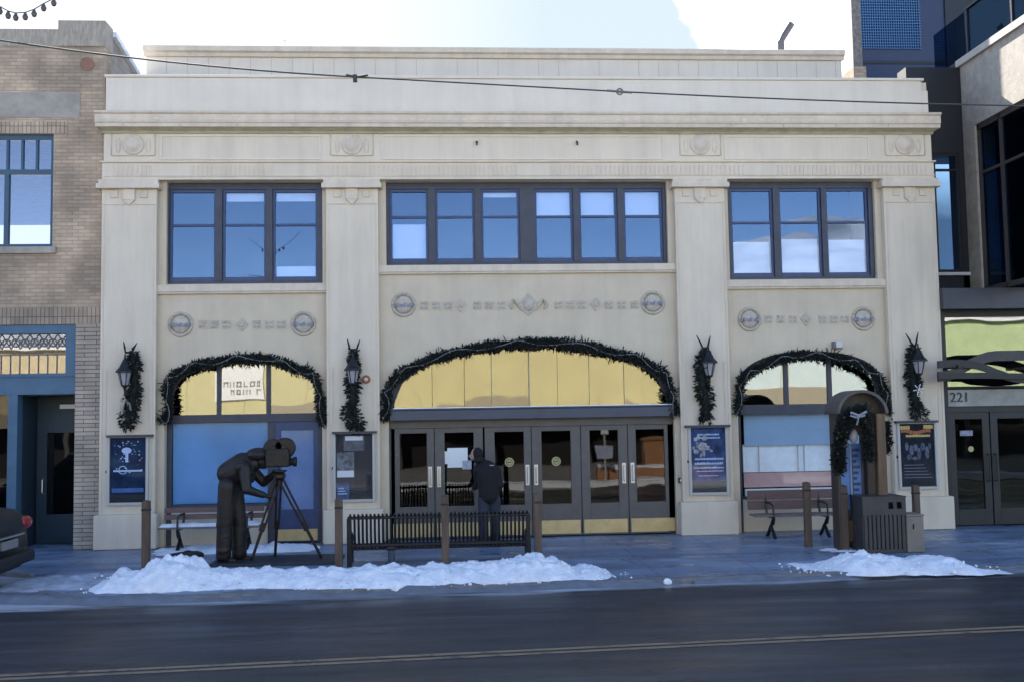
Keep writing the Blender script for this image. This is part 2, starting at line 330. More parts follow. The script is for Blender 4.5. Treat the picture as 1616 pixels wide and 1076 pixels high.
# ---------------------------------------------------------------- ground: road, kerb, pavement
def road_material():
    m = bpy.data.materials.new('wet_asphalt'); m.use_nodes = True; t = m.node_tree; b = t.nodes['Principled BSDF']; l = t.links.new
    co = t.nodes.new('ShaderNodeTexCoord')
    def noise(scale, sx, sy, det=6, rg=.6):
        mp_ = t.nodes.new('ShaderNodeMapping'); mp_.inputs['Scale'].default_value = (sx, sy, 1); n = t.nodes.new('ShaderNodeTexNoise')
        n.inputs['Scale'].default_value = scale; n.inputs['Detail'].default_value = det; n.inputs['Roughness'].default_value = rg
        l(co.outputs['Object'], mp_.inputs['Vector']); l(mp_.outputs['Vector'], n.inputs['Vector']); return n
    def ramp(src, stops):
        r_ = t.nodes.new('ShaderNodeValToRGB'); e = r_.color_ramp.elements
        e[0].position, e[0].color = stops[0][0], (*stops[0][1], 1); e[1].position, e[1].color = stops[-1][0], (*stops[-1][1], 1)
        for p, c in stops[1:-1]: k = e.new(p); k.color = (*c, 1)
        l(src, r_.inputs['Fac']); return r_
    def mth(op, a, b_):
        n = t.nodes.new('ShaderNodeMath'); n.operation = op
        for i, q in enumerate((a, b_)):
            if isinstance(q, (int, float)): n.inputs[i].default_value = q
            else: l(q, n.inputs[i])
        return n.outputs[0]
    base = ramp(noise(1.0, .28, 2.2).outputs['Fac'], [(.3, (.013, .015, .020)), (.5, (.021, .023, .029)), (.72, (.036, .037, .044))])
    fine = ramp(noise(60, 1, 1, 3).outputs['Fac'], [(.3, (.75, .75, .75)), (.7, (1.25, 1.25, 1.25))])
    mu = t.nodes.new('ShaderNodeMixRGB'); mu.blend_type = 'MULTIPLY'; mu.inputs['Fac'].default_value = 1
    l(base.outputs['Color'], mu.inputs['Color1']); l(fine.outputs['Color'], mu.inputs['Color2'])
    trk = ramp(noise(.9, .05, 3.4, 5, .55).outputs['Fac'], [(.36, (.62, .62, .64)), (.50, (1, 1, 1)), (.66, (1.5, 1.5, 1.55))])
    mu2 = t.nodes.new('ShaderNodeMixRGB'); mu2.blend_type = 'MULTIPLY'; mu2.inputs['Fac'].default_value = 1
    l(mu.outputs['Color'], mu2.inputs['Color1']); l(trk.outputs['Color'], mu2.inputs['Color2'])
    vo = t.nodes.new('ShaderNodeTexVoronoi'); vo.feature = 'DISTANCE_TO_EDGE'; vo.inputs['Scale'].default_value = .42
    wrp = noise(1.5, 1, 1, 6, .7); va = t.nodes.new('ShaderNodeVectorMath'); va.operation = 'ADD'; l(co.outputs['Object'], va.inputs[0]); l(wrp.outputs['Color'], va.inputs[1]); l(va.outputs[0], vo.inputs['Vector'])
    salt = ramp(noise(7, .35, 1.6, 8, .75).outputs['Fac'], [(.60, (1, 1, 1)), (.74, (2.3, 2.3, 2.4))]); mu4 = t.nodes.new('ShaderNodeMixRGB'); mu4.blend_type = 'MULTIPLY'; mu4.inputs['Fac'].default_value = 1; l(mu2.outputs['Color'], mu4.inputs['Color1']); l(salt.outputs['Color'], mu4.inputs['Color2']); mu2 = mu4
    crk = ramp(vo.outputs['Distance'], [(.004, (.45, .45, .45)), (.012, (1, 1, 1))])
    mu3 = t.nodes.new('ShaderNodeMixRGB'); mu3.blend_type = 'MULTIPLY'; mu3.inputs['Fac'].default_value = 1
    l(mu2.outputs['Color'], mu3.inputs['Color1']); l(crk.outputs['Color'], mu3.inputs['Color2']); mu = mu3
    # slush lying along the kerb
    sp = t.nodes.new('ShaderNodeSeparateXYZ'); l(co.outputs['Object'], sp.inputs[0])
    dk = mth('SUBTRACT', mth('SUBTRACT', mth('MULTIPLY', sp.outputs['X'], .05), 5.15), sp.outputs['Y'])   # metres out from the kerb
    mr_ = t.nodes.new('ShaderNodeMapRange'); mr_.inputs['From Min'].default_value = .05; mr_.inputs['From Max'].default_value = .75; mr_.inputs['To Min'].default_value = .30; mr_.inputs['To Max'].default_value = -.25
    l(dk, mr_.inputs['Value'])
    sl = ramp(mth('ADD', noise(1.3, .35, 3.0, 7, .65).outputs['Fac'], mr_.outputs['Result']), [(.56, (0, 0, 0)), (.78, (1, 1, 1))])
    mx_ = t.nodes.new('ShaderNodeMixRGB'); mx_.inputs['Color2'].default_value = (.40, .42, .46, 1)
    l(sl.outputs['Color'], mx_.inputs['Fac']); l(mu.outputs['Color'], mx_.inputs['Color1']); l(mx_.outputs['Color'], b.inputs['Base Color'])
    rr = ramp(noise(.8, .3, 1.6, 4).outputs['Fac'], [(.35, (.28, .28, .28)), (.65, (.62, .62, .62))]); l(rr.outputs['Color'], b.inputs['Roughness'])
    bp = t.nodes.new('ShaderNodeBump'); bp.inputs['Strength'].default_value = .25; bp.inputs['Distance'].default_value = .01
    l(noise(45, 1, 1, 4).outputs['Fac'], bp.inputs['Height']); l(bp.outputs['Normal'], b.inputs['Normal'])
    return m
def walk_material():
    m = bpy.data.materials.new('icy_pavement'); m.use_nodes = True; t = m.node_tree; b = t.nodes['Principled BSDF']; l = t.links.new
    co = t.nodes.new('ShaderNodeTexCoord')
    mp_ = t.nodes.new('ShaderNodeMapping'); mp_.inputs['Scale'].default_value = (.55, 1.5, 1); n = t.nodes.new('ShaderNodeTexNoise'); n.inputs['Scale'].default_value = 1.1; n.inputs['Detail'].default_value = 7; n.inputs['Roughness'].default_value = .62
    l(co.outputs['Object'], mp_.inputs['Vector']); l(mp_.outputs['Vector'], n.inputs['Vector'])
    r_ = t.nodes.new('ShaderNodeValToRGB'); e = r_.color_ramp.elements
    e[0].position = .30; e[0].color = (.085, .12, .185, 1); e[1].position = .80; e[1].color = (.50, .56, .66, 1)
    k = e.new(.52); k.color = (.165, .22, .315, 1); k = e.new(.66); k.color = (.30, .365, .46, 1)
    l(n.outputs['Fac'], r_.inputs['Fac'])
    br = t.nodes.new('ShaderNodeTexBrick'); br.offset = 0; br.inputs['Scale'].default_value = 1; br.inputs['Brick Width'].default_value = 1.5; br.inputs['Row Height'].default_value = 1.3
    br.inputs['Mortar Size'].default_value = .012; br.inputs['Color1'].default_value = (1, 1, 1, 1); br.inputs['Color2'].default_value = (.9, .9, .92, 1); br.inputs['Mortar'].default_value = (.45, .45, .5, 1)
    l(co.outputs['Object'], br.inputs['Vector'])
    mu = t.nodes.new('ShaderNodeMixRGB'); mu.blend_type = 'MULTIPLY'; mu.inputs['Fac'].default_value = 1
    l(r_.outputs['Color'], mu.inputs['Color1']); l(br.outputs['Color'], mu.inputs['Color2']); l(mu.outputs['Color'], b.inputs['Base Color'])
    n2 = t.nodes.new('ShaderNodeTexNoise'); n2.inputs['Scale'].default_value = 2.2; n2.inputs['Detail'].default_value = 4; l(mp_.outputs['Vector'], n2.inputs['Vector'])
    r2 = t.nodes.new('ShaderNodeMapRange'); r2.inputs['From Min'].default_value = .35; r2.inputs['From Max'].default_value = .65; r2.inputs['To Min'].default_value = .22; r2.inputs['To Max'].default_value = .6
    l(n2.outputs['Fac'], r2.inputs['Value']); l(r2.outputs['Result'], b.inputs['Roughness'])
    bp = t.nodes.new('ShaderNodeBump'); bp.inputs['Strength'].default_value = .25; bp.inputs['Distance'].default_value = .015
    l(n.outputs['Fac'], bp.inputs['Height']); l(bp.outputs['Normal'], b.inputs['Normal'])
    return m
ROAD = -.07
def kerbY(x): return -5.15 + .05*x
road = MB().add([(-600, -600, ROAD), (600, -600, ROAD), (600, 600, ROAD), (-600, 600, ROAD)], [(0, 1, 2, 3)]).build('road', road_material())
tag(road, kind='structure')
edge = [(60, kerbY(20)), (20, kerbY(20)), (10, kerbY(10)), (0, kerbY(0)), (-3.4, kerbY(-3.4)), (-4.5, -5.28), (-5.2, -4.95), (-5.75, -4.3), (-6.05, -3.5), (-6.3, -2.9), (-6.8, -2.62), (-8, -2.55), (-60, -2.55)]
inner = [(-60, 25), (60, 25)]
tag(MB().prismz([(x, y+.16) for x, y in edge]+inner, ROAD, -.004).build('pavement', walk_material()), kind='structure')
kerbmat = mat('kerb_granite', (.20, .20, .21), .7, bump=.3, bscale=20, var=.4, vscale=4)
kb = MB()
for (a, b_) in zip(edge[:-1], edge[1:]):
    kb.add([(a[0], a[1], ROAD), (b_[0], b_[1], ROAD), (b_[0], b_[1]+.16, ROAD), (a[0], a[1]+.16, ROAD),
            (a[0], a[1], 0), (b_[0], b_[1], 0), (b_[0], b_[1]+.16, 0), (a[0], a[1]+.16, 0)], [(4, 5, 6, 7), (0, 1, 5, 4)])
tag(kb.build('kerb', kerbmat), kind='structure')
# opposite pavement, behind and beside the camera
opp = MB().prismz([(-60, -16.0), (60, -12.0), (60, -60), (-60, -60)], ROAD+.002, .0).build('opposite_pavement', mat('dry_pavement', (.24, .235, .22), .8, var=.3, vscale=1.5))
tag(opp, kind='structure')
# worn double centre line
def centreY(x): return -8.85 + .070*x
linem = bpy.data.materials.new('worn_yellow_line'); linem.use_nodes = True
t = linem.node_tree; b = t.nodes['Principled BSDF']; b.inputs['Roughness'].default_value = .6
n = t.nodes.new('ShaderNodeTexNoise'); n.inputs['Scale'].default_value = 5; n.inputs['Detail'].default_value = 8; n.inputs['Roughness'].default_value = .7
r_ = t.nodes.new('ShaderNodeValToRGB'); r_.color_ramp.elements[0].position = .34; r_.color_ramp.elements[1].position = .50
r_.color_ramp.elements[0].color = (.06, .055, .05, 1); r_.color_ramp.elements[1].color = (.24, .17, .10, 1)
co = t.nodes.new('ShaderNodeTexCoord'); t.links.new(co.outputs['Object'], n.inputs['Vector']); t.links.new(n.outputs['Fac'], r_.inputs['Fac']); t.links.new(r_.outputs['Color'], b.inputs['Base Color'])
lm = MB()
for off in (-.075, .075):
    lm.add([(-60, centreY(-60)+off-.045, ROAD+.004), (60, centreY(60)+off-.045, ROAD+.004), (60, centreY(60)+off+.045, ROAD+.004), (-60, centreY(-60)+off+.045, ROAD+.004)], [(0, 1, 2, 3)])
tag(lm.build('road_marking', linem), kind='structure')

# ---------------------------------------------------------------- the theatre
XL, XR = FX(164.5, 450), FX(1475.5, 450)
TH = thing('theatre_building', 'cream two-storey stucco theatre with three garlanded arches and blue-glass upper windows', 'building', ((XL+XR)/2, 7, 0))
zs = dict(par=FZ(128), corn=FZ(176.5, Y=-.35), cornb=FZ(199, Y=-.35), bed=FZ(212, Y=-.1), fr=FZ(257), arc=FZ(286), cap=FZ(300))
bays = [(FX(246), FX(517)), (FX(597.5), FX(1068)), (FX(1145), FX(1398))]
ZSIDE = FZ(449.5, 380); ZCEN = FZ(418)
T = .30                          # wall thickness
wins = [(FX(262, 370), FX(508.5, 370), FZ(447.5, 380), 0), (FX(609, 350), FX(1054, 350), FZ(417), 1), (FX(1150.5, 360), FX(1383, 360), FZ(447.5, 380), 2)]
arches = [  # x0, x1, spring z, apex z, power
    (FX(259, 640), FX(508, 640), FZ(628, 380), FZ(565, 383), 2.3),
    (FX(613, 640), FX(1064, 640), FZ(632), FZ(536, 838), 2.05),
    (FX(1165, 640), FX(1397, 640), FZ(612, 1280), FZ(554, 1280), 2.3)]
def archz(a, x):
    x0, x1, zsp, za, p = a; t_ = abs((x-(x0+x1)/2)/((x1-x0)/2)); t_ = min(t_, 1)
    return zsp + (za-zsp)*(1-t_**p)**(1/p)
wl = MB()
# solid wall parts
xs = [XL, bays[0][0], bays[0][1], bays[1][0], bays[1][1], bays[2][0], bays[2][1], XR]
for i in (0, 2, 4, 6): wl.box(xs[i], xs[i+1], 0, T, 0, zs['arc'])
wl.box(XL, XR, 0, T, zs['arc'], zs['par'])
wl.box(XL, XL+.3, T, 14, 0, zs['par']); wl.box(XR-.3, XR, T, 14, 0, zs['par']); wl.box(XL+.3, XR-.3, 13.7, 14, 0, zs['par'])
wl.build('wall', stucco, TH)
bw = MB()
for (bx0, bx1), (wx0, wx1, wz0, _), A in zip(bays, wins, arches):
    y0 = .035
    bw.box(bx0, wx0, y0, T, wz0, zs['arc']); bw.box(wx1, bx1, y0, T, wz0, zs['arc'])
    zt = wz0
    bw.box(bx0, A[0], y0, T, 0, zt); bw.box(A[1], bx1, y0, T, 0, zt)
    N = 40
    for k in range(N):
        a_ = A[0]+(A[1]-A[0])*k/N; b_ = A[0]+(A[1]-A[0])*(k+1)/N
        bw.prism([(a_, archz(A, a_)), (b_, archz(A, b_)), (b_, zt), (a_, zt)], y0, T)
bw.build('bay_wall', stucco_bay, TH)
# floors, roof slab and dark rooms
rm = MB()
rm.box(XL+.3, XR-.3, T, 13.7, zs['arc']+.5, zs['arc']+.8)
rm.box(XL+.3, XR-.3, T+.02, 13.7, FZ(500), FZ(480))
rm.box(XL+.3, XR-.3, 3.2, 3.4, 0, zs['arc']+.5)
for i in (1, 2): rm.box((bays[i-1][1]+bays[i][0])/2-.1, (bays[i-1][1]+bays[i][0])/2+.1, T, 3.2, 0, zs['arc']+.5)
rm.build('interior_wall', interior, TH)
MB().box(XL+.3, XR-.3, T, 13.7, zs['arc']+.8, zs['arc']+.86).build('roof', snowd, TH)
# pilasters
pil = [(FX(162.5, 450), FX(249)), (FX(516), FX(598.5)), (FX(1067), FX(1146)), (FX(1397), FX(1477.5, 450))]
plz = [FZ(811, 195), FZ(803, 555), FZ(792, 1115), FZ(778, 1450)]
PLZ = sum(plz)/4
for i, (a_, b_) in enumerate(pil):
    p = MB(); p.box(a_, b_, -.12, -.001, PLZ, zs['cap'])
    p.build('pilaster', stucco, TH, bevel=.01)
    q = MB(); q.box(a_-.06, b_+.06, -.22, -.002, 0, PLZ); q.build('plinth', stucco, TH, bevel=.02)
    c = MB(); zc = zs['cap']
    c.box(a_-.07, b_+.07, -.24, -.001, zc, zc+.09); c.box(a_-.04, b_+.04, -.2, -.001, zc+.09, zs['arc'])
    c.box(a_+.02, b_-.02, -.135, -.12, zc-.29, zc-.265)
    xm = (a_+b_)/2
    c.box(xm-.11, xm+.11, -.17, -.12, zc-.2, zc); c.prism([(xm-.11, zc-.2), (xm, zc-.30), (xm+.11, zc-.2)], -.165, -.12)
    c.box(xm-.33, xm-.2, -.145, -.12, zc-.16, zc-.03); c.box(xm+.2, xm+.33, -.145, -.12, zc-.16, zc-.03)
    c.build('capital', stone_trim, TH, bevel=.006)
    e = MB()   # raised border strips round the shaft panel
    za, zb = FZ(675), FZ(575)
    e.box(a_+.10, a_+.125, -.13, -.12, za, zb); e.box(b_-.125, b_-.10, -.13, -.12, za, zb)
    e.box(a_+.04, a_+.055, -.128, -.12, PLZ+.02, zc-.3); e.box(b_-.055, b_-.04, -.128, -.12, PLZ+.02, zc-.3)
    e.build('panel_moulding', stone_trim, TH)
# entablature: architrave, flutes, frieze, roundels, cornice, parapet
ar = MB(); ar.box(XL-.02, XR+.02, -.13, -.001, zs['arc']+.005, zs['fr']-.03); ar.box(XL-.05, XR+.05, -.17, -.002, zs['fr']-.03, zs['fr'])
ar.box(XL-.03, XR+.03, -.145, -.13, zs['arc']+.06, zs['arc']+.075)
ar.build('architrave', stucco, TH, bevel=.005)
fl = MB(); x = XL+.15
while x < XR-.15:
    if mnoise.noise(Vector((x*.9, 3.1, 0))) > -.25: fl.box(x, x+.035, -.142, -.13, FZ(279), FZ(264))
    x += .085
fl.box(XL+.15, XR-.15, -.134, -.13, FZ(279)-.006, FZ(279)); fl.build('flute_ornament', stone_trim, TH)
frz = MB(); frz.box(XL, XR, -.1, -.001, zs['fr'], zs['bed']); frz.build('frieze', stucco, TH)
cxs = [FX(213, 232), FX(556, 230), FX(1103, 230), FX(1424, 232)]; zr = FZ(231)
fp = MB()
for (a_, b_) in ((FX(254), FX(508)), (FX(605), FX(1052)), (FX(1148), FX(1378))):
    za, zb = FZ(252), FZ(219)
    fp.box(a_, b_, -.118, -.1, zb, zb+.03); fp.box(a_, b_, -.118, -.1, za-.03, za); fp.box(a_, a_+.03, -.118, -.1, za, zb); fp.box(b_-.03, b_, -.118, -.1, za, zb)
fp.build('frieze_panel', stucco_top, TH)
for cx in cxs:
    m_ = MB(); m_.lathe((cx, -.1, zr), [(.0, -.085), (.06, -.08), (.11, -.06), (.14, -.03), (.16, -.02), (.19, -.018), (.195, 0)], 28, 'y')
    for sx in (-1, 1): m_.box(cx+sx*.40, cx+sx*.385, -.115, -.1, zr-.2, zr+.2); m_.ell((cx+sx*.27, -.10, zr-.02), (.05, .02, .14), 10, 8)
    m_.box(cx-.38, cx+.38, -.125, -.1, zr-.215, zr-.2)
    m_.build('roundel', stone_trim, TH, smooth=True)
for px_ in (752, 909):
    MB().tube([(FX(px_, 230), -.1, FZ(226)), (FX(px_, 230), -.17, FZ(228)), (FX(px_, 230), -.18, FZ(233))], .018, 6).build('hook', black, TH)
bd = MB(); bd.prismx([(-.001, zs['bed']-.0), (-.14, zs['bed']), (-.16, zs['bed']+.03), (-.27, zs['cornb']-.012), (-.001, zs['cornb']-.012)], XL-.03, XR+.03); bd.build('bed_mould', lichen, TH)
co_ = MB(); z0, z1 = zs['cornb'], zs['corn']
co_.prismx([(-.001, z0-.01), (-.30, z0-.01), (-.31, z0+.05), (-.335, z0+.07), (-.335, z1-.06), (-.37, z1-.04), (-.38, z1), (-.001, z1+.05)], XL-.1, XR+.1)
co_.build('cornice', stone_trim, TH, bevel=.006)
ds = MB(); x = XL
while x < XR-.1:
    h = .03 if int(x*7) % 3 else .05
    ds.box(x, x+.10, -.347, -.335, z0+.10, z0+.10+h); x += .16
ds.box(XL, XR-.1, -.3385, -.335, z0+.095, z0+.1); ds.build('cornice_ornament', stucco, TH)
jn = MB(); x = XL+.4
while x < XR:
    jn.box(x, x+.012, -.342, -.33, z0-.005, z0+.055); x += 1.02
jn.build('cornice_joint', relief, TH)
pr = MB(); pr.box(XL+.02, XR-.14, -.10, 0, zs['corn']+.0, zs['par']); pr.box(XL+.0, XR-.10, -.13, .28, zs['par'], zs['par']+.05)
pr.box(XR-.14, XR-.02, -.10, 0, zs['corn'], FZ(146, 1460))
pr.build('parapet', stucco_top, TH, bevel=.01)
YB = 2.2
bx0, bx1 = at(231, 100, YB).x, at(1328, 100, YB).x; bz = FZ(79, Y=YB)
rb = MB(); rb.box(bx0, bx1, YB, 12, zs['arc']+.8, bz-.1); rb.build('rear_block', stucco_top, TH)
rc = MB(); rc.prismx([(YB-.001, bz-.20), (YB-.05, bz-.20), (YB-.07, bz-.13), (YB-.12, bz-.10), (YB-.13, bz), (YB+.2, bz), (YB+.2, bz-.09), (YB-.001, bz-.09)], bx0-.04, bx1+.04); rc.build('rear_coping', stone_trim, TH)
rj = MB(); x = bx0+.4
while x < bx1:
    if random.random() < .75: rj.box(x, x+.012, YB-.004, YB, bz-.2-.42, bz-.22)
    x += .43
rj.build('panel_joint', relief, TH)
# upper windows
def sash(parent, x0, x1, z0, z1, yg, rail, blind_refls, mat_g):
    f = MB(); w_ = .045
    f.box(x0, x0+w_, yg-.03, yg+.03, z0, z1); f.box(x1-w_, x1, yg-.03, yg+.03, z0, z1)
    f.box(x0+w_, x1-w_, yg-.03, yg+.03, z0, z0+w_*1.6); f.box(x0+w_, x1-w_, yg-.03, yg+.03, z1-w_*1.2, z1)
    f.box(x0+w_, x1-w_, yg-.035, yg+.025, rail-.022, rail+.022)
    fo = f.build('sash', sashm, parent, bevel=.004)
    MB().box(x0+w_, x1-w_, yg+.004, yg+.010, rail+.02, z1-w_).tilt(.006).build('pane', mat_g, fo)
    MB().box(x0+w_, x1-w_, yg-.008, yg-.002, z0+w_*1.5, rail-.02).tilt(.006).build('pane', mat_g, fo)
    for (b0, b1) in blind_refls:
        MB().box(x0+w_+.01, x1-w_-.01, yg+.06, yg+.066, z0+(z1-z0)*b0, z0+(z1-z0)*b1).build('blind_and_reflection', blind_reflm, fo)
YG = .2
def win_group(idx, panes, rail_py, blind_refl_set):
    wx0, wx1, wz0, _ = wins[idx]; z1 = zs['arc']
    W = MB(); fo_ = .06
    W.box(wx0, wx1, YG-.06, YG+.05, z1-.12, z1-.002); W.box(wx0, wx1, YG-.06, YG+.05, wz0+.002, wz0+.07)
    edges = [wx0] + [x for p in panes for x in p] + [wx1]
    for k in range(0, len(edges), 2): W.box(edges[k], edges[k+1], YG-.08, YG+.05, wz0+.07, z1-.12)
    wo = W.build('window', winframe, TH)
    px_mid = 808
    for k, (a_, b_) in enumerate(panes):
        sash(wo, a_, b_, wz0+.07, z1-.12, YG, rail_py, blind_refl_set.get(k, []), glass_up)
def P(a, b_, y=370, ins=6): return (FX(a-ins, y, YG), FX(b_+ins, y, YG))
win_group(0, [P(275, 336), P(358, 415), P(437, 496)], FZ(356, 380, YG), {1: [(.88, .98)], 2: [(.88, .98), (.05, .16)]})
win_group(1, [P(620, 671, 350, 5), P(692, 744, 350, 5), P(764, 815, 350, 5), P(848, 899, 350, 5), P(918, 969, 350, 5), P(988, 1040, 350, 5)], FZ(343, 808, YG),
          {0: [(.04, .53)], 2: [(.9, .98)], 3: [(.62, .97)], 4: [(.62, .97)], 5: [(.62, .97)]})  # first pane: low white panel stands in for the reflected ridge
win_group(2, [P(1158, 1213, 360), P(1234, 1289, 360), P(1308, 1363, 360)], FZ(352, 1265, YG), {0: [(.04, .40)], 1: [(.04, .43)], 2: [(.04, .42)]})  # low white panels paint the reflection of the sunlit snow ridge
for i, (bx, z_) in enumerate(((bays[0], ZSIDE), (bays[1], ZCEN), (bays[2], ZSIDE))):
    s = MB(); s.box(bx[0]+.002, bx[1]-.002, -.055, .034, z_-.13, z_); s.box(bx[0]+.002, bx[1]-.002, -.035, .034, z_-.165, z_-.131); s.build('sill', stone_trim, TH, bevel=.008)
# relief medallions with lettering-like band and little friezes of squares and diamonds
def medallion(x, z, R_=.205, y=.035):
    m_ = MB(); m_.torus((x, y-.008, z), R_, .028, 32, 6, 'y'); m_.lathe((x, y, z), [(0, -.045), (.06, -.05), (.12, -.035), (.15, -.012), (.17, 0)], 24, 'y')
    for k in range(14):
        a = 2*math.pi*k/14; m_.ell((x+math.cos(a)*R_*1.02, y-.022, z+math.sin(a)*R_*1.02), (.022, .022, .022), 6, 4)
    o = m_.build('medallion', relief, TH, smooth=True)
    b2 = MB()
    for k, wd in enumerate((.05, .035, .06, .04, .05, .045)):
        xx = x-.2+k*.066; hh = .055+.02*(k % 2)
        b2.box(xx, xx+wd, y-.062, y-.03, z-.05, z-.05+hh)
    b2.build('lettering_band', mat('blue_grey_relief', (.27, .28, .34), .8, var=.3, vscale=20), o)
medallions = [(285, 512), (479, 511), (637, 481), (1030, 478), (1183, 504), (1362, 503)]
for px_, py_ in medallions:
    p = at(px_, py_, .035); medallion(p.x, p.z)
def motif(px_, py_, kind):
    p = at(px_, py_, .035); x, z = p.x, p.z; m_ = MB(); y = .034
    if kind == 's':
        a = .075; m_.box(x-a, x+a, y-.016, y, z-a, z+a)
        for dx in (-.035, .035):
            for dz in (-.035, .035): m_.ell((x+dx, y-.018, z+dz), (.025, .02, .025), 6, 4)
    elif kind == 'd':
        a = .11; m_.prism([(x-a, z), (x, z-a*1.25), (x+a, z), (x, z+a*1.25)], y-.02, y); m_.ell((x, y-.02, z), (.05, .03, .06), 8, 6)
    else:
        a = .2; m_.prism([(x-a, z), (x, z-a*1.1), (x+a, z), (x, z+a*1.15)], y-.02, y); m_.ell((x, y-.025, z), (.10, .05, .12), 12, 8)
        for sx in (-1, 1):
            m_.tube([(x+sx*.12, y-.02, z-.1), (x+sx*.22, y-.03, z+.02), (x+sx*.28, y-.03, z+.10), (x+sx*.34, y-.02, z-.02), (x+sx*.3, y-.02, z-.08)], .025, 6)
    m_.build('frieze_ornament', relief, TH)
for px_ in (320, 338, 357, 405, 425, 444): motif(px_, 512, 's')
motif(382, 512, 'd')
for px_ in (669, 688, 707, 753, 772, 791, 881, 900, 918, 961, 981, 1001): motif(px_, 482-(px_-808)*.004, 's')
motif(728, 482, 'd'); motif(940, 480, 'd'); motif(834, 481, 'c')
for px_ in (1213, 1232, 1251, 1298, 1316, 1333): motif(px_, 504, 's')
motif(1272, 504, 'd')

# ---- arched openings
def arch_glaze(A, x0, x1, zb, y, m_, name, parent, inset=.05):
    N = 14; pts = [(x0, zb), (x1, zb)]
    for k in range(N+1):
        x = x1+(x0-x1)*k/N; pts.append((x, archz(A, x)-inset))
    pts = [q for q in pts if q[1] >= zb-1e-6]
    return MB().prism(pts, y, y+.008).tilt(.008).build(name, m_, parent)
def arch_frame(A, y0, y1, wdt, mb, zb):
    N = 36
    for k in range(N):
        t0 = k/N; t1 = (k+1)/N
        a_ = A[0]+(A[1]-A[0])*t0; b_ = A[0]+(A[1]-A[0])*t1; xc = (A[0]+A[1])/2
        def ins(x):
            z = archz(A, x); s_ = 1-wdt*2/(A[1]-A[0]); return (xc+(x-xc)*s_, A[2]+(z-A[2])*(1-wdt/(A[3]-A[2])) if z > A[2] else z)
        i0, i1 = ins(a_), ins(b_)
        mb.prism([(a_, archz(A, a_)), i0, i1, (b_, archz(A, b_))], y0, y1)
    mb.box(A[0], A[0]+wdt, y0, y1, zb, A[2]); mb.box(A[1]-wdt, A[1], y0, y1, zb, A[2])
YA = .22
# left bay
A = arches[0]; zt0, zt1 = FZ(665.5, 383, YA), FZ(653, 383, YA)
sf = MB(); arch_frame(A, YA-.03, YA+.05, .09, sf, .001)
sf.box(A[0]+.09, A[1]-.09, YA-.06, YA+.05, zt0, zt1)
for px_ in (346, 424): sf.box(FX(px_-3.5, 620, YA), FX(px_+3.5, 620, YA), YA-.03, YA+.04, zt1, archz(A, FX(px_, 620))-.03)
xj0, xj1 = FX(423, 720, YA), FX(434, 720, YA)
sf.box(xj0, xj1, YA-.04, YA+.05, .001, zt0)
zsl = FZ(795, 340, YA)
sf.box(A[0]+.09, xj0, YA-.05, YA+.05, zsl-.05, zsl)
shop = sf.build('shop_window', winframe, TH)
for a_, b_ in ((267, 342.5), (349.5, 420.5), (427.5, 500)):
    arch_glaze(A, FX(a_, 620, YA), FX(b_, 620, YA), zt1, YA, glass_arch, 'pane', shop)
MB().box(A[0]+.09, xj0, YA, YA+.008, zsl, zt0).build('pane', glass_soft, shop)
MB().box(A[0]+.10, xj0-.01, YA+.04, YA+.05, zsl+.01, zt0-.01).build('window_sheet', bluesheet, shop)  # plain blue sheet close behind the pane
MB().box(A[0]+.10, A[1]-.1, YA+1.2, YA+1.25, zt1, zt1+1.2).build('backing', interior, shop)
sb = MB(); sb.box(A[0]+.09, xj0, YA-.02, T, 0, zsl-.05); sb.build('stall_riser', stucco_bay, TH)
d = MB(); dx0, dx1 = xj1, A[1]-.09; dz1 = zt0; gz0, gz1 = FZ(803, 470, YA), FZ(678, 470, YA); gx0, gx1 = FX(443, 740, YA), FX(495, 740, YA)
d.box(dx0, gx0, YA-.02, YA+.03, .02, dz1); d.box(gx1, dx1, YA-.02, YA+.03, .02, dz1); d.box(gx0, gx1, YA-.02, YA+.03, .02, gz0); d.box(gx0, gx1, YA-.02, YA+.03, gz1, dz1)
do = d.build('side_door', sashm, TH); do['label'] = 'dark framed side door with tall pale blue glass'
MB().box(gx0, gx1, YA, YA+.008, gz0, gz1).build('pane', glass_soft, do); MB().box(gx0, gx1, YA+.02, YA+.026, gz0, gz1).build('window_sheet', bluesheet2, do)
MB().box(dx0+.03, dx1-.02, YA-.03, YA-.021, .04, FZ(834, 470, YA)).build('kick_plate', brass, do)
MB().tube([(gx0-.05, YA-.02, 1.0), (gx0-.05, YA-.07, 1.02), (gx0-.05, YA-.07, 1.3), (gx0-.05, YA-.02, 1.32)], .012, 6).build('handle', chrome, do)
# centre bay: fan window over a beam, six door leaves
A = arches[1]; zb0, zb1 = FZ(660, 838, YA-.3), FZ(644, 838, YA-.3)
cf = MB(); arch_frame(A, YA-.03, YA+.05, .10, cf, .001)
fanz = FZ(641, 838, YA)
fx = cf.build('fan_window', winframe, TH)
cuts = [619, 682, 733, 776, 835, 880, 930, 985, 1056]
for i, (a_, b_) in enumerate(zip(cuts[:-1], cuts[1:])):
    arch_glaze(A, FX(a_, 620, YA)+.004, FX(b_, 620, YA)-.004, fanz-.05, YA+.004*(i % 2), glass_fan, 'pane', fx, .06)
mm = MB()
for px_, wdt in ((835, .022), (776, .014), (930, .010), (985, .010)):
    x = FX(px_, 620, YA); mm.box(x-wdt/2, x+wdt/2, YA-.012, YA+.016, fanz-.05, archz(A, x)-.05)
mm.build('glazing_bar', mat('fan_bar', (.32, .27, .17), .6), fx)
MB().box(A[0]+.1, A[1]-.1, YA+1.0, YA+1.05, fanz-.1, A[3]+.1).build('backing', interior, fx)
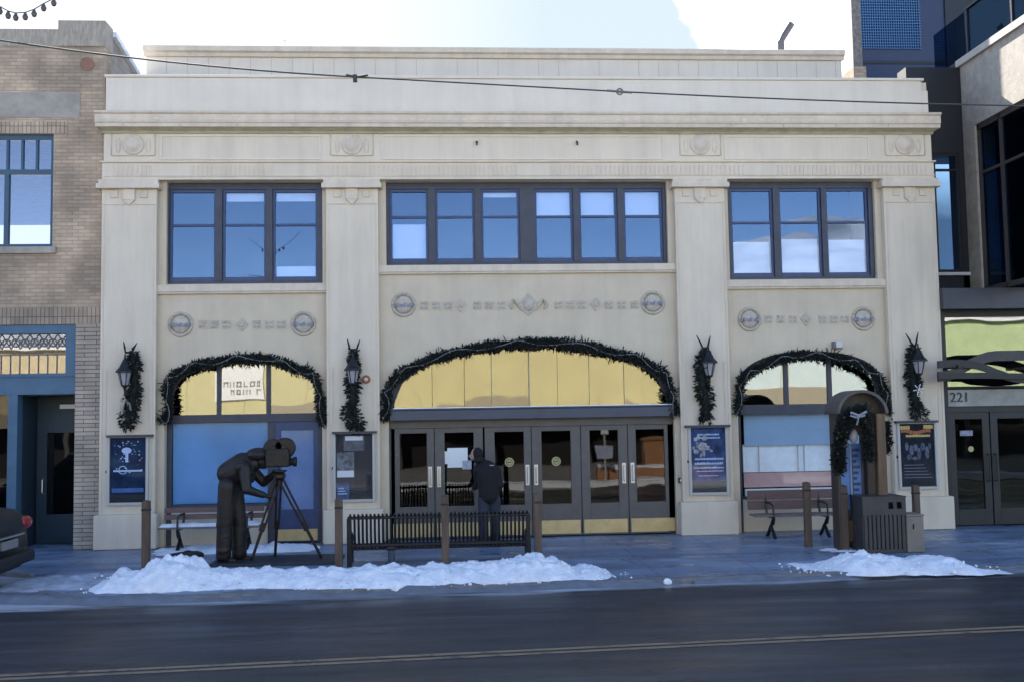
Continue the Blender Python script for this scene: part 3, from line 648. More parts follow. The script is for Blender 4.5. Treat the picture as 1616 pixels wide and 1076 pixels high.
b3 = MB(); b3.box(A[0]+.03, A[1]-.03, -.09, T, zb0, zb1); b3.box(A[0]+.02, A[1]-.02, -.11, T, zb1, zb1+.03); b3.build('beam', beamm, TH, bevel=.01)
MB().box(A[0]+.09, A[1]-.05, -.10, .1, zb1+.031, zb1+.045).build('snow_dusting', snowm, TH)
zd = FZ(672, 838, YA)
hd = MB(); hd.box(A[0], A[1], YA-.06, YA+.08, zd, zb0); hd.box(A[0], FX(617, 740, YA), YA-.07, YA+.08, .001, zd); hd.box(FX(1066, 740, YA), A[1], YA-.07, YA+.08, .001, zd)
hd.build('door_frame', doorm, TH)
leafs = [(617, 686, 631, 674), (686, 763, 702, 748), (765, 839, 781, 827), (839, 917, 855, 901), (917, 991, 931, 976), (991, 1066, 1004, 1049)]
for i, (l0, l1, g0, g1) in enumerate(leafs):
    x0, x1, a_, b_ = [FX(q, 740, YA) for q in (l0, l1, g0, g1)]
    zt_, zbm = FZ(680, 838, YA), FZ(795, 838, YA)
    d = MB(); y0, y1 = YA-.03, YA+.03; x0 += .006; x1 -= .006
    d.box(x0, a_, y0, y1, .02, zd-.005); d.box(b_, x1, y0, y1, .02, zd-.005); d.box(a_, b_, y0, y1, .02, zbm); d.box(a_, b_, y0, y1, zt_, zd-.005)
    do = d.build('door', doorm, TH, bevel=.004)
    MB().box(a_, b_, YA, YA+.008, zbm, zt_).build('pane', glass_door, do)
    MB().box(x0+.03, x1-.03, y0-.012, y0-.001, .05, .30).build('kick_plate', brass, do)
    MB().tube([(a_-.03, YA+.08, 1.02), (b_+.03, YA+.08, 1.02)], .016, 6).build('push_bar', chrome, do)
    if i in (0, 1, 2, 3, 4, 5):
        hx = (x1-.075) if i % 2 == 0 else (x0+.075)
        h = MB(); h.tube([(hx, y0, 1.0), (hx, y0-.06, 1.02), (hx, y0-.06, 1.28), (hx, y0, 1.30)], .013, 6)
        h.box(hx-.035, hx+.035, y0-.006, y0-.001, .96, 1.34)
        h.build('handle', chrome, do)
    if i in (2, 3):
        s = MB(); xm = (a_+b_)/2; zz = FZ(735 if i == 2 else 724, 838, YA)
        zc_ = FZ(728, 838, YA)
        s.lathe((xm, YA-.006, zc_), [(0, -.002), (.085, -.002), (.085, .0)], 24, 'y')
        s.build('round_decal', mat('gold_decal', (.55, .48, .20), .5, var=.3, vscale=30), do)
        s = MB(); s.torus((xm, YA-.009, zc_), .055, .007, 20, 5, 'y'); s.box(xm-.035, xm+.035, YA-.012, YA-.009, zc_-.010, zc_+.012); s.build('decal_mark', mat('decal_dark', (.05, .045, .03), .6), do)
# right bay
A = arches[2]; zt0, zt1 = FZ(652.5, 1270, YA), FZ(637, 1270, YA)
sf = MB(); arch_frame(A, YA-.03, YA+.05, .09, sf, .001)
sf.box(A[0]+.09, A[1]-.09, YA-.06, YA+.05, zt0, zt1)
for px_ in (1240.5, 1309): sf.box(FX(px_-3.5, 620, YA), FX(px_+3.5, 620, YA), YA-.03, YA+.04, zt1, archz(A, FX(px_, 620))-.03)
zsl = FZ(781, 1250, YA); xj0, xj1 = FX(1322, 720, YA), FX(1330, 720, YA)
sf.box(A[0]+.09, A[1]-.09, YA-.05, YA+.05, zsl-.05, zsl); sf.box(xj0, xj1, YA-.04, YA+.05, zsl, zt0)
shop = sf.build('shop_window', winframe, TH)
for a_, b_ in ((1172, 1237), (1244, 1305.5), (1312.5, 1390)):
    arch_glaze(A, FX(a_, 620, YA), FX(b_, 620, YA), zt1, YA, glass_arch, 'pane', shop)
MB().box(A[0]+.09, xj0, YA, YA+.008, zsl, zt0).build('pane', glass_case, shop); MB().box(xj1, A[1]-.09, YA, YA+.008, zsl, zt0).build('pane', glass_case, shop)
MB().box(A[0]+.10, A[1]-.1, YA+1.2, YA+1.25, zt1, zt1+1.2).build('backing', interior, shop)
x0_, x1_ = A[0]+.17, A[1]-.1  # bands below paint the soft street reflection as flat sheets behind the glass
MB().box(x0_+.02, x1_, YA+.10, YA+.11, FZ(702, 1250, YA), zt0).build('blind_and_reflection', mat('reflection_grey_blue', (.30, .43, .56), .8, var=.08, vscale=3), shop)
refl_band = MB().box(x0_, x1_, YA+.16, YA+.18, FZ(744, 1250, YA), FZ(700, 1250, YA)).build('reflected_building_band', mat('reflection_pale', (.86, .90, .90), .8, var=.12, vscale=6), shop)
MB().box(x0_, x1_, YA+.14, YA+.158, FZ(768, 1250, YA), FZ(745, 1250, YA)).build('reflected_pink_band', mat('reflection_pink', (.58, .36, .32), .8, var=.1, vscale=5), shop)
MB().box(x0_, x1_, YA+.06, YA+.138, zsl, FZ(770, 1250, YA)).build('reflected_snow_band', whitep, shop)
bars = MB()
for px_ in (1200, 1262, 1272): bars.box(FX(px_, 720, YA), FX(px_+1.6, 720, YA), YA+.13, YA+.138, FZ(744, 1250, YA), FZ(702, 1250, YA))
bars.build('reflected_line', mat('reflection_line_grey', (.5, .42, .40), .7), shop)
sb = MB(); sb.box(A[0]+.09, A[1]-.09, YA-.02, T, 0, zsl-.05); sb.build('stall_riser', stucco_bay, TH)

# ---------------------------------------------------------------- poster cases on the pilasters
def dots(mb, x0, x1, z0, z1, y, n, smin, smax, seed, aspect=1):
    rnd = random.Random(seed)
    for k in range(n):
        s_ = rnd.uniform(smin, smax); x = rnd.uniform(x0, x1-s_*aspect); z = rnd.uniform(z0, z1-s_)
        mb.box(x, x+s_*aspect, y-.0008-.00002*k, y, z, z+s_)
def case(px0, px1, py0, py1, hx0, hx1, hy, label, style):
    Y = -.12; pm = (px0+px1)/2
    x0, x1, z0, z1 = FX(px0, 730, Y), FX(px1, 730, Y), FZ(py1, pm, Y), FZ(py0, pm, Y)
    t_ = thing('poster_case', label, 'poster case', ((x0+x1)/2, Y-.002, z0), 'poster cases on the pilasters')
    f = MB(); w_ = .05; fy0, fy1 = Y-.055, Y-.002
    f.box(x0-w_, x0, fy0, fy1, z0-w_, z1+w_); f.box(x1, x1+w_, fy0, fy1, z0-w_, z1+w_); f.box(x0, x1, fy0, fy1, z0-w_, z0); f.box(x0, x1, fy0, fy1, z1, z1+w_)
    f.build('frame', mat('case_frame_paint', (.48, .45, .41), .6), t_, bevel=.005)
    MB().box(x0, x1, Y-.02, Y-.003, z0, z1).build('backboard', mat('case_black', (.012, .013, .018), .6), t_)
    MB().box(FX(hx0, hy, Y-.1), FX(hx1, hy, Y-.1), Y-.13, Y-.002, FZ(hy+3.5, pm, Y), FZ(hy, pm, Y)).build('hood', winframe, t_)
    MB().box(x0, x1, Y-.045, Y-.040, z0, z1).build('glass', glass_case, t_)
    MB().box(x0-w_-.02, x0-w_, fy0+.01, fy1-.01, (z0+z1)/2-.05, (z0+z1)/2).build('latch', black, t_)
    return t_, x0, x1, z0, z1, Y-.022
def sheet(t_, x0, x1, z0, z1, y, col, name='poster', var=.5, vs_=6):
    return MB().box(x0, x1, y-.002, y+.001, z0, z1).build(name, mat('print_%d' % int(1000*(col[0]+2*col[1]+3*col[2])), col, .9, spec=.2, var=var, vscale=vs_), t_)
inkL = mat('pale_blue_ink', (.45, .55, .75), .6); inkW = mat('white_ink', (.7, .7, .72), .6); inkY = mat('yellow_ink', (.70, .52, .15), .6, var=.3, vscale=20); inkR = mat('orange_ink', (.50, .14, .05), .6, var=.3, vscale=20); inkG = mat('grey_ink', (.16, .17, .2), .6)
t_, x0, x1, z0, z1, y = case(174, 231, 690, 792, 168, 240, 685.5, 'case with dark blue poster of a lit figure, left end of the facade', 0)
h = z1-z0; w_ = x1-x0
p = sheet(t_, x0+.02, x1-.02, z0+h*.12, z1-.02, y, (.015, .035, .085), var=.6)
a = MB(); xm = x0+w_*.46
a.ell((xm, y-.003, z0+h*.80), (w_*.14, .002, h*.05), 10, 6); a.box(xm-.02, xm+.03, y-.004, y-.001, z0+h*.62, z0+h*.76); a.box(x0+w_*.1, x1-w_*.1, y-.0035, y-.001, z0+h*.475, z0+h*.50)
a.torus((x0+w_*.36, y-.003, z0+h*.50), w_*.11, .008, 16, 4, 'y'); dots(a, x0+.06, x1-.06, z0+h*.45, z0+h*.95, y-.0025, 46, .006, .02, 3, 1.4)
a.build('poster_artwork', inkL, p)
a = MB(); a.box(x0+.04, x1-.04, y-.004, y-.001, z0+h*.155, z0+h*.22); a.build('poster_band', mat('mid_blue_ink', (.06, .14, .35), .6, var=.3, vscale=12), p)
t_, x0, x1, z0, z1, y = case(530, 588, 684, 787, 524, 594, 680, 'case of small notices on black, beside the left end of the six doors', 1)
h = z1-z0; w_ = x1-x0
p = sheet(t_, x0+w_*.22, x0+w_*.78, z0+h*.74, z0+h*.97, y, (.16, .16, .17), 'notice'); MB().box(x0+w_*.26, x0+w_*.74, y-.004, y-.001, z0+h*.90, z0+h*.965).build('notice_heading', inkW, p)
p = sheet(t_, x0+w_*.03, x0+w_*.50, z0+h*.34, z0+h*.72, y, (.22, .22, .23), 'notice', .7, 9); MB().box(x0+w_*.04, x0+w_*.49, y-.004, y-.001, z0+h*.34, z0+h*.44).build('notice_heading', inkW, p)
p = sheet(t_, x0+w_*.02, x0+w_*.36, z0+h*.01, z0+h*.26, y, (.09, .13, .24), 'notice', .5, 9)
a = MB()
for k in range(3): a.box(x0+w_*.06, x0+w_*(.30-.04*k), y-.004, y-.001, z0+h*(.08+.04*k), z0+h*(.095+.04*k))
a.build('notice_heading', inkL, p)
t_, x0, x1, z0, z1, y = case(1090.5, 1145, 674, 776, 1082, 1152, 670, 'case with poster of a bright moonlit cloud over blue lettering, right of the doors', 2)
h = z1-z0; w_ = x1-x0
p = sheet(t_, x0+.01, x1-.01, z0+h*.17, z1-.01, y, (.05, .09, .22), var=.8, vs_=4)
a = MB(); rnd = random.Random(5)
for k in range(26): a.ell((x0+w_*(.30+rnd.gauss(0, .13)), y-.003-.0002*k, z0+h*(.70+rnd.gauss(0, .06))), (rnd.uniform(.02, .06), .002, rnd.uniform(.015, .045)), 9, 5)
a.build('poster_artwork', mat('cloud_ink', (.42, .40, .38), .6, var=.6, vscale=14), p)
a = MB()
for zz, s0, s1, hh in ((.88, .2, .8, .025), (.83, .1, .85, .02), (.50, .12, .9, .03), (.43, .1, .88, .035), (.37, .08, .93, .02), (.32, .15, .9, .015), (.25, .2, .75, .014)):
    x = x0+w_*s0
    while x < x0+w_*s1:
        ww = rnd.uniform(.014, .04); a.box(x, x+ww, y-.006, y-.004, z0+h*zz, z0+h*(zz+hh*rnd.uniform(.7, 1.1))); x += ww+.008
a.build('poster_lettering', inkL, p)
t_, x0, x1, z0, z1, y = case(1420.5, 1475, 668, 767, 1414, 1480, 663, 'case with poster topped by yellow and orange lettering, right end of the facade', 3)
h = z1-z0; w_ = x1-x0
p = sheet(t_, x0+.01, x1-.01, z0+h*.02, z1-.01, y, (.022, .024, .034), var=.6, vs_=7)
a = MB(); rnd = random.Random(9)
for zz, s0, s1, hh in ((.91, .03, .30, .06), (.92, .70, .97, .06), (.79, .18, .88, .035)):
    x = x0+w_*s0
    while x < x0+w_*s1-.02:
        ww = rnd.uniform(.03, .06); ww = min(ww, x0+w_*s1-x); a.box(x, x+ww, y-.006, y-.003, z0+h*zz, z0+h*(zz+hh)); x += ww+.006
a.build('poster_lettering', inkY, p)
a = MB(); x = x0+.03
while x < x1-.07:
    ww = rnd.uniform(.03, .06); a.box(x, x+ww, y-.0062, y-.003, z0+h*(.845+.02*math.sin(x*14)), z0+h*(.90+.015*math.sin(x*14))); x += ww+.006
a.build('poster_lettering', inkR, p)
a = MB()
for cx, cz, rx, rz in ((.20, .64, .04, .07), (.33, .58, .05, .09), (.26, .47, .05, .05), (.45, .62, .05, .06), (.55, .52, .04, .10), (.66, .63, .05, .07), (.78, .54, .045, .11), (.86, .64, .03, .05), (.42, .45, .06, .03)):
    a.ell((x0+w_*cx, y-.003, z0+h*cz), (rx*.9, .003, rz*1.1), 10, 8)
a.build('poster_artwork', mat('figures_ink', (.12, .14, .20), .6, var=.9, vscale=16), p)
a = MB()
for k in range(5): a.box(x0+w_*.1, x0+w_*(.9-.06*k), y-.005, y-.003, z0+h*(.14+.05*k), z0+h*(.15+.05*k))
a.build('poster_credits', inkG, p)

# ---------------------------------------------------------------- wall lanterns, twig antlers and greenery sprays
def spikes(mb, path, r_, n, ln=(.06, .14), wd=(.010, .022), seed=1, droop=.0, yflat=1.0, ymax=None):
    rnd = random.Random(seed); path = [Vector(p) for p in path]
    seg = [(path[i+1]-path[i]).length for i in range(len(path)-1)]; tot = sum(seg)
    rs = r_ if isinstance(r_, (list, tuple)) else [r_]*len(path)
    for k in range(n):
        s_ = rnd.uniform(0, tot); i = 0
        while i < len(seg)-1 and s_ > seg[i]: s_ -= seg[i]; i += 1
        f_ = s_/seg[i]; c = path[i].lerp(path[i+1], f_); R_ = rs[i]*(1-f_)+rs[i+1]*f_; tg = (path[i+1]-path[i]).normalized()
        R_ *= .62+1.1*(mnoise.noise(c*4.1+Vector((seed, 0, 0)))+.45)
        v = Vector((rnd.gauss(0, 1), rnd.gauss(0, yflat), rnd.gauss(0, 1))); v -= tg*v.dot(tg)*.6
        v = v.normalized() if v.length > 1e-3 else Vector((0, -1, 0))
        b_ = c + v*R_*rnd.random()**.5*.85
        d_ = (v + tg*rnd.uniform(-.6, .9) + Vector((0, 0, -droop))).normalized(); l_ = rnd.uniform(*ln); w2 = rnd.uniform(*wd)
        s2 = d_.cross(Vector((rnd.gauss(0, 1), rnd.gauss(0, 1), rnd.gauss(0, 1)))); s2 = s2.normalized() if s2.length > 1e-3 else Vector((1, 0, 0))
        tip = b_+d_*l_
        vs_ = [b_-s2*w2*.5, b_+s2*w2*.5, b_+d_*l_*.6+s2*w2, tip, b_+d_*l_*.6-s2*w2]
        if ymax is not None: vs_ = [Vector((q.x, min(q.y, ymax), q.z)) for q in vs_]
        mb.add(vs_, [(0, 1, 2, 3, 4)])
lanterns = [  # glass centre px,py ; spray polyline (px,py), antler tips
    (197, 597, [(209, 556), (213, 585), (214, 610), (209, 635), (203, 655), (201, 676)], [(195, 539, 198, 556), (216, 541, 208, 556)], 'black lantern with frosted glass on the leftmost pilaster'),
    (557, 594, [(557, 552), (558, 575), (557, 612), (556, 640), (549, 652), (562, 664), (566, 680)], [(548, 535, 552, 551), (568, 536, 563, 551)], 'black lantern on the pilaster beside the orange-rimmed alarm bell'),
    (1119, 582, [(1112, 552), (1107, 578), (1108, 605), (1116, 630), (1113, 650), (1115, 664)], [(1099, 529, 1108, 547), (1121, 530, 1117, 548)], 'black lantern on the pilaster right of the six doors'),
    (1450, 579, [(1444, 548), (1438, 575), (1440, 600), (1442, 622), (1446, 640), (1452, 657)], [(1429, 526, 1438, 541), (1449, 524, 1446, 541)], 'black lantern on the rightmost pilaster, above the yellow lettered poster')]
spray_labels = ['dark fir spray with a pale bow hanging from the leftmost lantern', 'dark fir spray curling left at its foot under the lantern beside the alarm bell',
                'thick dark fir spray under the lantern right of the six doors', 'dark fir spray with white snowflake under the rightmost lantern']
for i, (lx, ly, path, ant, lab) in enumerate(lanterns):
    Yl = -.30; c = at(lx, ly, Yl)
    t_ = thing('wall_lantern', lab, 'lantern', (c.x, -.122, c.z), 'lanterns on the pilasters')
    g = MB(); g.lathe(c, [(.055, -.115), (.062, -.11), (.112, .105), (.10, .112)], 6); g.build('lamp_glass', lampg, t_)
    f = MB()
    for k in range(6):
        q = math.pi*k/3; f.tube([(c.x+.060*math.cos(q), c.y+.060*math.sin(q), c.z-.12), (c.x+.118*math.cos(q), c.y+.118*math.sin(q), c.z+.11)], .009, 5)
    f.lathe((c.x, c.y, c.z), [(.02, -.20), (.03, -.16), (.068, -.13), (.07, -.112)], 12); f.lathe(c, [(.125, .105), (.165, .11), (.16, .135), (.10, .20), (.055, .30), (.02, .36), (.012, .44)], 12)
    f.build('lantern_frame', black, t_)
    b_ = MB(); b_.tube([(c.x, -.12, c.z-.3), (c.x, -.2, c.z-.32), (c.x, -.29, c.z-.28), (c.x, Yl, c.z-.19)], .016, 6); b_.box(c.x-.05, c.x+.05, -.14, -.121, c.z-.42, c.z-.18); b_.build('bracket', black, t_)
    pts = [at(a, b2, -.22) for a, b2 in path]
    sp = MB(); N_ = 900
    spikes(sp, pts, [.05, .10, .11, .12, .12, .11, .09][:len(pts)], N_, (.05, .11), (.010, .02), 20+i, .3, .5, -.125)
    st = thing('fir_spray', spray_labels[i], 'greenery', (pts[0].x, -.22, pts[0].z), 'fir sprays on the lanterns')
    sp.build('foliage', needles, st, fix=False)
    MB().tube(pts, [.03]+[.055]*(len(pts)-2)+[.03], 8).build('stem', needles, st)
    an = MB()
    for (tx, ty, bx_, by_) in ant:
        a0, a1 = at(bx_, by_, -.24), at(tx, ty, -.24); md = a0.lerp(a1, .5)+Vector(((a1.x-a0.x)*-.15, 0, -.02))
        an.tube([pts[0], a0, md, a1], [.022, .02, .018, .008], 6)
    an.build('antler_twig', needles, st)
    if i == 0:
        bo = MB(); q0 = at(198, 628, -.30)
        bo.tube([q0, q0+Vector((.06, 0, -.10)), q0+Vector((.10, 0, -.22))], [.012, .028, .012], 6); bo.tube([q0, q0+Vector((-.09, 0, -.02)), q0+Vector((-.06, 0, -.12)), q0], .012, 6); bo.tube([q0, q0+Vector((-.05, -.02, -.14)), q0+Vector((-.06, 0, -.28))], [.02, .035, .02], 6)
        bo.build('bow', mat('pale_ribbon', (.36, .33, .29), .6), st)
    if i == 3:
        bo = MB(); q0 = at(1450, 614, -.33)
        for k in range(3):
            a = math.pi*k/3+.2; dv = Vector((math.cos(a), 0, math.sin(a)))*.11; bo.tube([q0-dv, q0+dv], .008, 5)
        bo.build('snowflake', whitep, st)

# fir garlands round the three arches
def garland(pxs, label, n, seed, r_=.066):
    pts = [at(a, b_, -.06) for a, b_ in pxs]
    # resample smooth
    fine = []
    for i in range(len(pts)-1):
        p0, p1, p2, p3 = pts[max(i-1, 0)], pts[i], pts[i+1], pts[min(i+2, len(pts)-1)]
        for k in range(5):
            u = k/5; fine.append(.5*((2*p1)+(-p0+p2)*u+(2*p0-5*p1+4*p2-p3)*u*u+(-p0+3*p1-3*p2+p3)*u**3))
    fine.append(pts[-1])
    fine = [Vector((q.x+.035*mnoise.noise(q*1.9+Vector((seed*7, 0, 0))), -.06, q.z+.045*mnoise.noise(q*2.3+Vector((0, 0, seed*5))))) for q in fine]
    g = thing('fir_garland', label, 'garland', tuple(pts[0]), 'fir garlands round the arches')
    m_ = MB(); spikes(m_, fine, r_, n, (.03, .085), (.007, .016), seed, .15, .8, .03); spikes(m_, fine, r_*1.1, n//12, (.09, .15), (.008, .014), seed+50, .1, .8, .03); m_.build('foliage', needles, g, fix=False)
    MB().tube(fine, r_*.5, 8).build('core', needles, g)
    w1 = MB(); L1 = []
    for k, q in enumerate(fine):
        a = k*.75+seed; L1.append(q+Vector((math.cos(a)*r_*.5, -r_*.95-.02*math.sin(a), math.sin(a)*r_*.75)))
    w1.tube(L1, .007, 5); b_ = w1
    for k, q in enumerate(L1):
        if k % 2 == 0: b_.ell(q+Vector((0, -.012, -.01)), (.012, .012, .018), 6, 4)
    w1.build('light_string', twig, g)
    return g
garland([(252, 658), (262, 664), (266, 640), (262, 612), (272, 594), (298, 580), (340, 571), (383, 566), (430, 569), (468, 580), (492, 592), (503, 612), (506, 640), (510, 668)], 'fir garland round the left arch, above the blue window', 4200, 1)
garland([(607, 664), (612, 640), (611, 618), (630, 594), (668, 572), (720, 556), (780, 545), (838, 541), (900, 544), (955, 552), (1010, 568), (1040, 584), (1055, 604), (1060, 628), (1066, 656)], 'long fir garland over the wide centre arch above the six doors', 6400, 2, .07)
garland([(1162, 654), (1166, 630), (1169, 603), (1182, 588), (1210, 574), (1245, 563), (1276, 559), (1315, 563), (1350, 572), (1375, 584), (1390, 600), (1396, 622), (1400, 650)], 'fir garland round the right arch behind the round-topped kiosk', 4000, 3)

# alarm bell and security light
c = at(578, 598, -.12)
t_ = thing('alarm_bell', 'small orange-rimmed round alarm bell on pilaster beside a lantern', 'alarm bell', (c.x, -.121, c.z))
MB().torus((c.x, -.15, c.z), .055, .022, 24, 8, 'y').build('rim', mat('orange_rim', (.33, .11, .05), .5), t_, smooth=True)
MB().lathe((c.x, -.121, c.z), [(0, -.05), (.03, -.045), (.045, -.02), (.045, 0)], 20, 'y').build('dome', whitem, t_, smooth=True)
c = at(1318, 545, .03)
t_ = thing('security_light', 'pale box security light on wall above the right arch', 'light', (c.x, .034, c.z))
MB().box(c.x-.03, c.x+.09, -.11, .01, c.z-.05, c.z+.07).build('housing', whitem, t_, bevel=.01)
MB().box(c.x-.07, c.x-.031, -.08, .03, c.z-.06, c.z+.07).build('bracket', mat('bracket_grey', (.16, .15, .15), .6), t_)
MB().box(c.x-.04, c.x+.09, -.13, -.02, c.z-.075, c.z-.052).build('lens', mat('bracket_grey', (.16, .15, .15), .6), t_)
c = at(1074, 757, .03)
t_ = thing('door_button', 'small dark door control box on jamb right of the last door', 'control box', (c.x, .033, c.z))
MB().box(c.x-.05, c.x+.05, -.04, .033, c.z-.05, c.z+.05).build('casing', winframe, t_, bevel=.01); MB().lathe((c.x, -.04, c.z), [(.03, -.012), (.03, 0)], 16, 'y').build('button', chrome, t_)
# roof pipe and aerial
c0 = at(1233, 84, 4)
t_ = thing('vent_pipe', 'bent grey vent pipe on the theatre roof under bright cloud', 'vent pipe', (c0.x, 4, bz-.1))
MB().tube([(c0.x, 4, bz-.1), (c0.x, 4, at(1233, 66, 4).z), tuple(at(1237, 57, 4)), tuple(at(1249, 38, 4))], .085, 10).build('pipe', mat('galvanised', (.13, .12, .12), .55, metal=.4), t_, smooth=False)
MB().lathe((c0.x, 4, bz-.1), [(.16, 0), (.15, .03), (.09, .1)], 14).build('flashing', mat('galvanised', (.13, .12, .12), .55), t_)
c0 = at(450, 79, 3)
t_ = thing('roof_aerial', 'thin pale aerial on the theatre roof edge', 'aerial', (c0.x, 3, bz-.1))
MB().tube([(c0.x, 3, bz-.1), (c0.x, 3, at(450, 63, 3).z)], .012, 6).build('mast', whitem, t_); MB().box(c0.x-.04, c0.x+.03, 2.98, 3.02, at(450, 66, 3).z, at(450, 64, 3).z).build('tip', whitem, t_)

# ---------------------------------------------------------------- brick building on the left
BL = thing('brick_building', 'tan brick building with teal shopfront, left of the cream theatre', 'building', (-9, 6, 0))
bxr = FX(162, 450); bxl = -22.0; ztb = FZ(46, 60)
zst = FZ(512, 60); wz0, wz1 = FZ(390, 40), FZ(211, 40); wxr = FX(83, 300); wxl = wxr-1.75
m_ = MB(); b0, b1 = .02, .35
# front wall round one window in view and a second, third beyond the frame
wx = [(wxl-6.0, wxr-6.0), (wxl-3.0, wxr-3.0), (wxl, wxr)]
xx = bxl
for a_, b_ in wx: m_.box(xx, a_, b0, b1, wz0, wz1); xx = b_
m_.box(xx, bxr, b0, b1, wz0, wz1); m_.box(bxl, bxr, b0, b1, wz1, ztb-.32); m_.box(bxl, bxr, b0, b1, FZ(486, 60), wz0)
m_.box(bxr-.3, bxr, b1, 13, 0, FZ(128, 170)+.2)
m_.build('brick_wall', brick_tan, BL)
MB().box(bxl, bxr, b0-.012, b1, zst, FZ(486, 60)-.001).build('soldier_course', brick_sold, BL)
MB().box(bxl, wxr+.25, b0-.014, b1, wz1+.001, wz1+.22).build('soldier_course', brick_sold, BL)
MB().box(bxl, FX(92, 50), b0-.01, b1, ztb-.32, ztb).box(FX(92, 50), bxr-.0, b0-.03, b1+.1, ztb-.32, FZ(33, 130)).build('parapet_course', mat('weathered_parapet', (.40, .34, .27), .9, bump=.35, bscale=14, var=.35, vscale=6, stretch=(5, 5, 1)), BL)
MB().box(bxl, FX(126, 160), b0-.012, b0, FZ(186, 60), FZ(146, 60)).build('stone_band', greystone, BL)
MB().lathe((FX(137, 100), b0, FZ(101, 137)), [(.13, -.015), (.13, 0)], 20, 'y').build('tie_plate', mat('terracotta', (.27, .14, .09), .8, var=.3, vscale=9), BL)
# side parapet falling away to the back
sx = bxr
m_ = MB(); zf, zk = FZ(40, 178), FZ(128, 170)
zq2 = at(228, 124, 2.05).z; sl_ = (zq2-zf)/(2.05-.1); ye_ = .1+(zk-.6-zf)/sl_
m_.prismx([(b1, zk-1.0), (b1, zf+sl_*(b1-.1)), (ye_, zk-.6), (13, zk-.6), (13, zk-1.0)], sx-.28, sx-.02); m_.build('side_parapet', brick_block, BL)
m_ = MB(); m_.prismx([(b1+.101, zf+sl_*b1+.001), (ye_, zk-.599), (13, zk-.599), (13, zk-.52), (ye_, zk-.50), (b1+.101, zf+sl_*b1+.10)], sx-.34, sx+.06); m_.build('coping_snow', snowm, BL)
MB().box(bxl, bxr-.3, b1, 13, FZ(128, 170)-.3, FZ(128, 170)-.1).build('roof', snowd, BL)
# teal upper windows
for k, (a_, b_) in enumerate(wx):
    f = MB(); y0, y1 = .10, .2; zr_ = FZ(270, 40)
    f.box(a_, a_+.10, y0, y1, wz0, wz1); f.box(b_-.07, b_, y0, y1, wz0, wz1); f.box(a_+.1, b_-.07, y0, y1, wz0, wz0+.07); f.box(a_+.1, b_-.07, y0, y1, wz1-.10, wz1)
    f.box(a_+.1, b_-.07, y0, y1, zr_-.05, zr_+.05)
    n_ = 6; step = (b_-a_-.17)/n_
    for q in range(1, n_): f.box(a_+.1+step*q-.02, a_+.1+step*q+.02, y0+.01, y1-.01, zr_+.05, wz1-.10)
    f.box(a_+.1+step*3-.04, a_+.1+step*3+.04, y0, y1-.01, wz0+.07, zr_-.05)
    fo = f.build('window', mat('deep_teal_paint', (.03, .075, .12), .5), BL)
    MB().box(a_+.08, b_-.05, .145, .150, wz0+.05, wz1-.08).build('pane', glass_up, fo)
    MB().box(a_-.05, b_+.08, -.05, b0-.001, wz0-.12, wz0-.001).build('sill', greystone, fo)
# piers and shopfront
px0_, px1_ = FX(118, 700), FX(160.5, 700)
MB().box(px0_, px1_, -.02, .6, 0, zst).build('brick_pier', brick_grey, BL); MB().box(px0_-3.9, px0_-3.6, -.02, .6, 0, zst).build('brick_pier', brick_grey, BL)
MB().box(bxl, px0_-3.9, .02, .35, 0, zst).build('brick_wall', brick_tan, BL)
shf = MB(); s0 = px0_-3.6; zt_, zb_ = FZ(527, 60, .1), FZ(589, 60, .1); zbb = FZ(622, 60, .1)
shf.box(s0, px0_, .05, .3, zt_, zst); shf.box(s0, px0_, .05, .3, zbb, zb_); shf.box(FX(105, 560, .1), px0_, .05, .3, zb_, zt_)
shf.box(s0, px0_, .02, .3, zb_-.06, zb_-.03)
shf.box(FX(13, 700, .1), FX(28, 700, .1), .06, .3, 0, zbb)
shf.box(s0, s0+.15, .06, .3, 0, zbb)
sho = shf.build('shopfront', tealp, BL)
lx1 = FX(104, 560, .12)
MB().box(s0, lx1, .16, .168, zb_, zt_).build('leaded_pane', glass_arch, sho)
ld = MB(); x = lx1; st_ = .165
while x > s0:
    ld.box(x-.012, x, .14, .155, zb_, zb_+(zt_-zb_)*.5)
    zc_ = zt_-(zt_-zb_)*.22; ld.torus((x-st_/2, .15, zc_), .07, .012, 12, 4, 'y'); ld.tube([(x, .15, zt_), (x-st_, .15, zc_-.11)], .009, 4); ld.tube([(x-st_, .15, zt_), (x, .15, zc_-.11)], .009, 4)
    x -= st_
ld.box(s0, lx1, .14, .155, zb_+(zt_-zb_)*.46, zb_+(zt_-zb_)*.5); ld.build('leading', mat('lead_cames', (.20, .18, .17), .6), sho)
MB().box(FX(30, 560, .12), FX(64, 560, .12), .30, .36, zb_+(zt_-zb_)*.40, zt_-.22).build('hanging_panel', black, sho)
MB().box(s0, FX(13, 700, .1), .16, .168, .75, zbb).build('display_pane', glass_door, sho)
MB().box(s0+.15, FX(13, 700, .1), .07, .3, 0, .75).build('stall_riser', tealp, sho)
MB().box(s0-.3, FX(28, 700, .1)-.06, 1.1, 1.2, 0, zst+.3).box(s0-.3, px0_, .9, 1.0, zbb+.03, zst+.3).build('shop_interior', interior, BL)
rc_ = MB(); ry = 1.0; rx0 = FX(28, 700, .1)
rc_.box(rx0-.05, px0_, ry, ry+.1, 0, zbb).box(rx0-.05, rx0, .3, ry, 0, zbb).box(rx0, px0_, .3, ry, zbb-.02, zbb+.02)
rc_.build('entrance_recess', teald, BL)
d = MB(); dx0, dx1 = FX(60, 740, ry), FX(119, 740, ry)+.25; g0, g1 = FX(76, 740, ry), FX(112, 740, ry)+.2; gz0, gz1 = .55, FZ(682, 90, ry); dz = FZ(660, 90, ry)
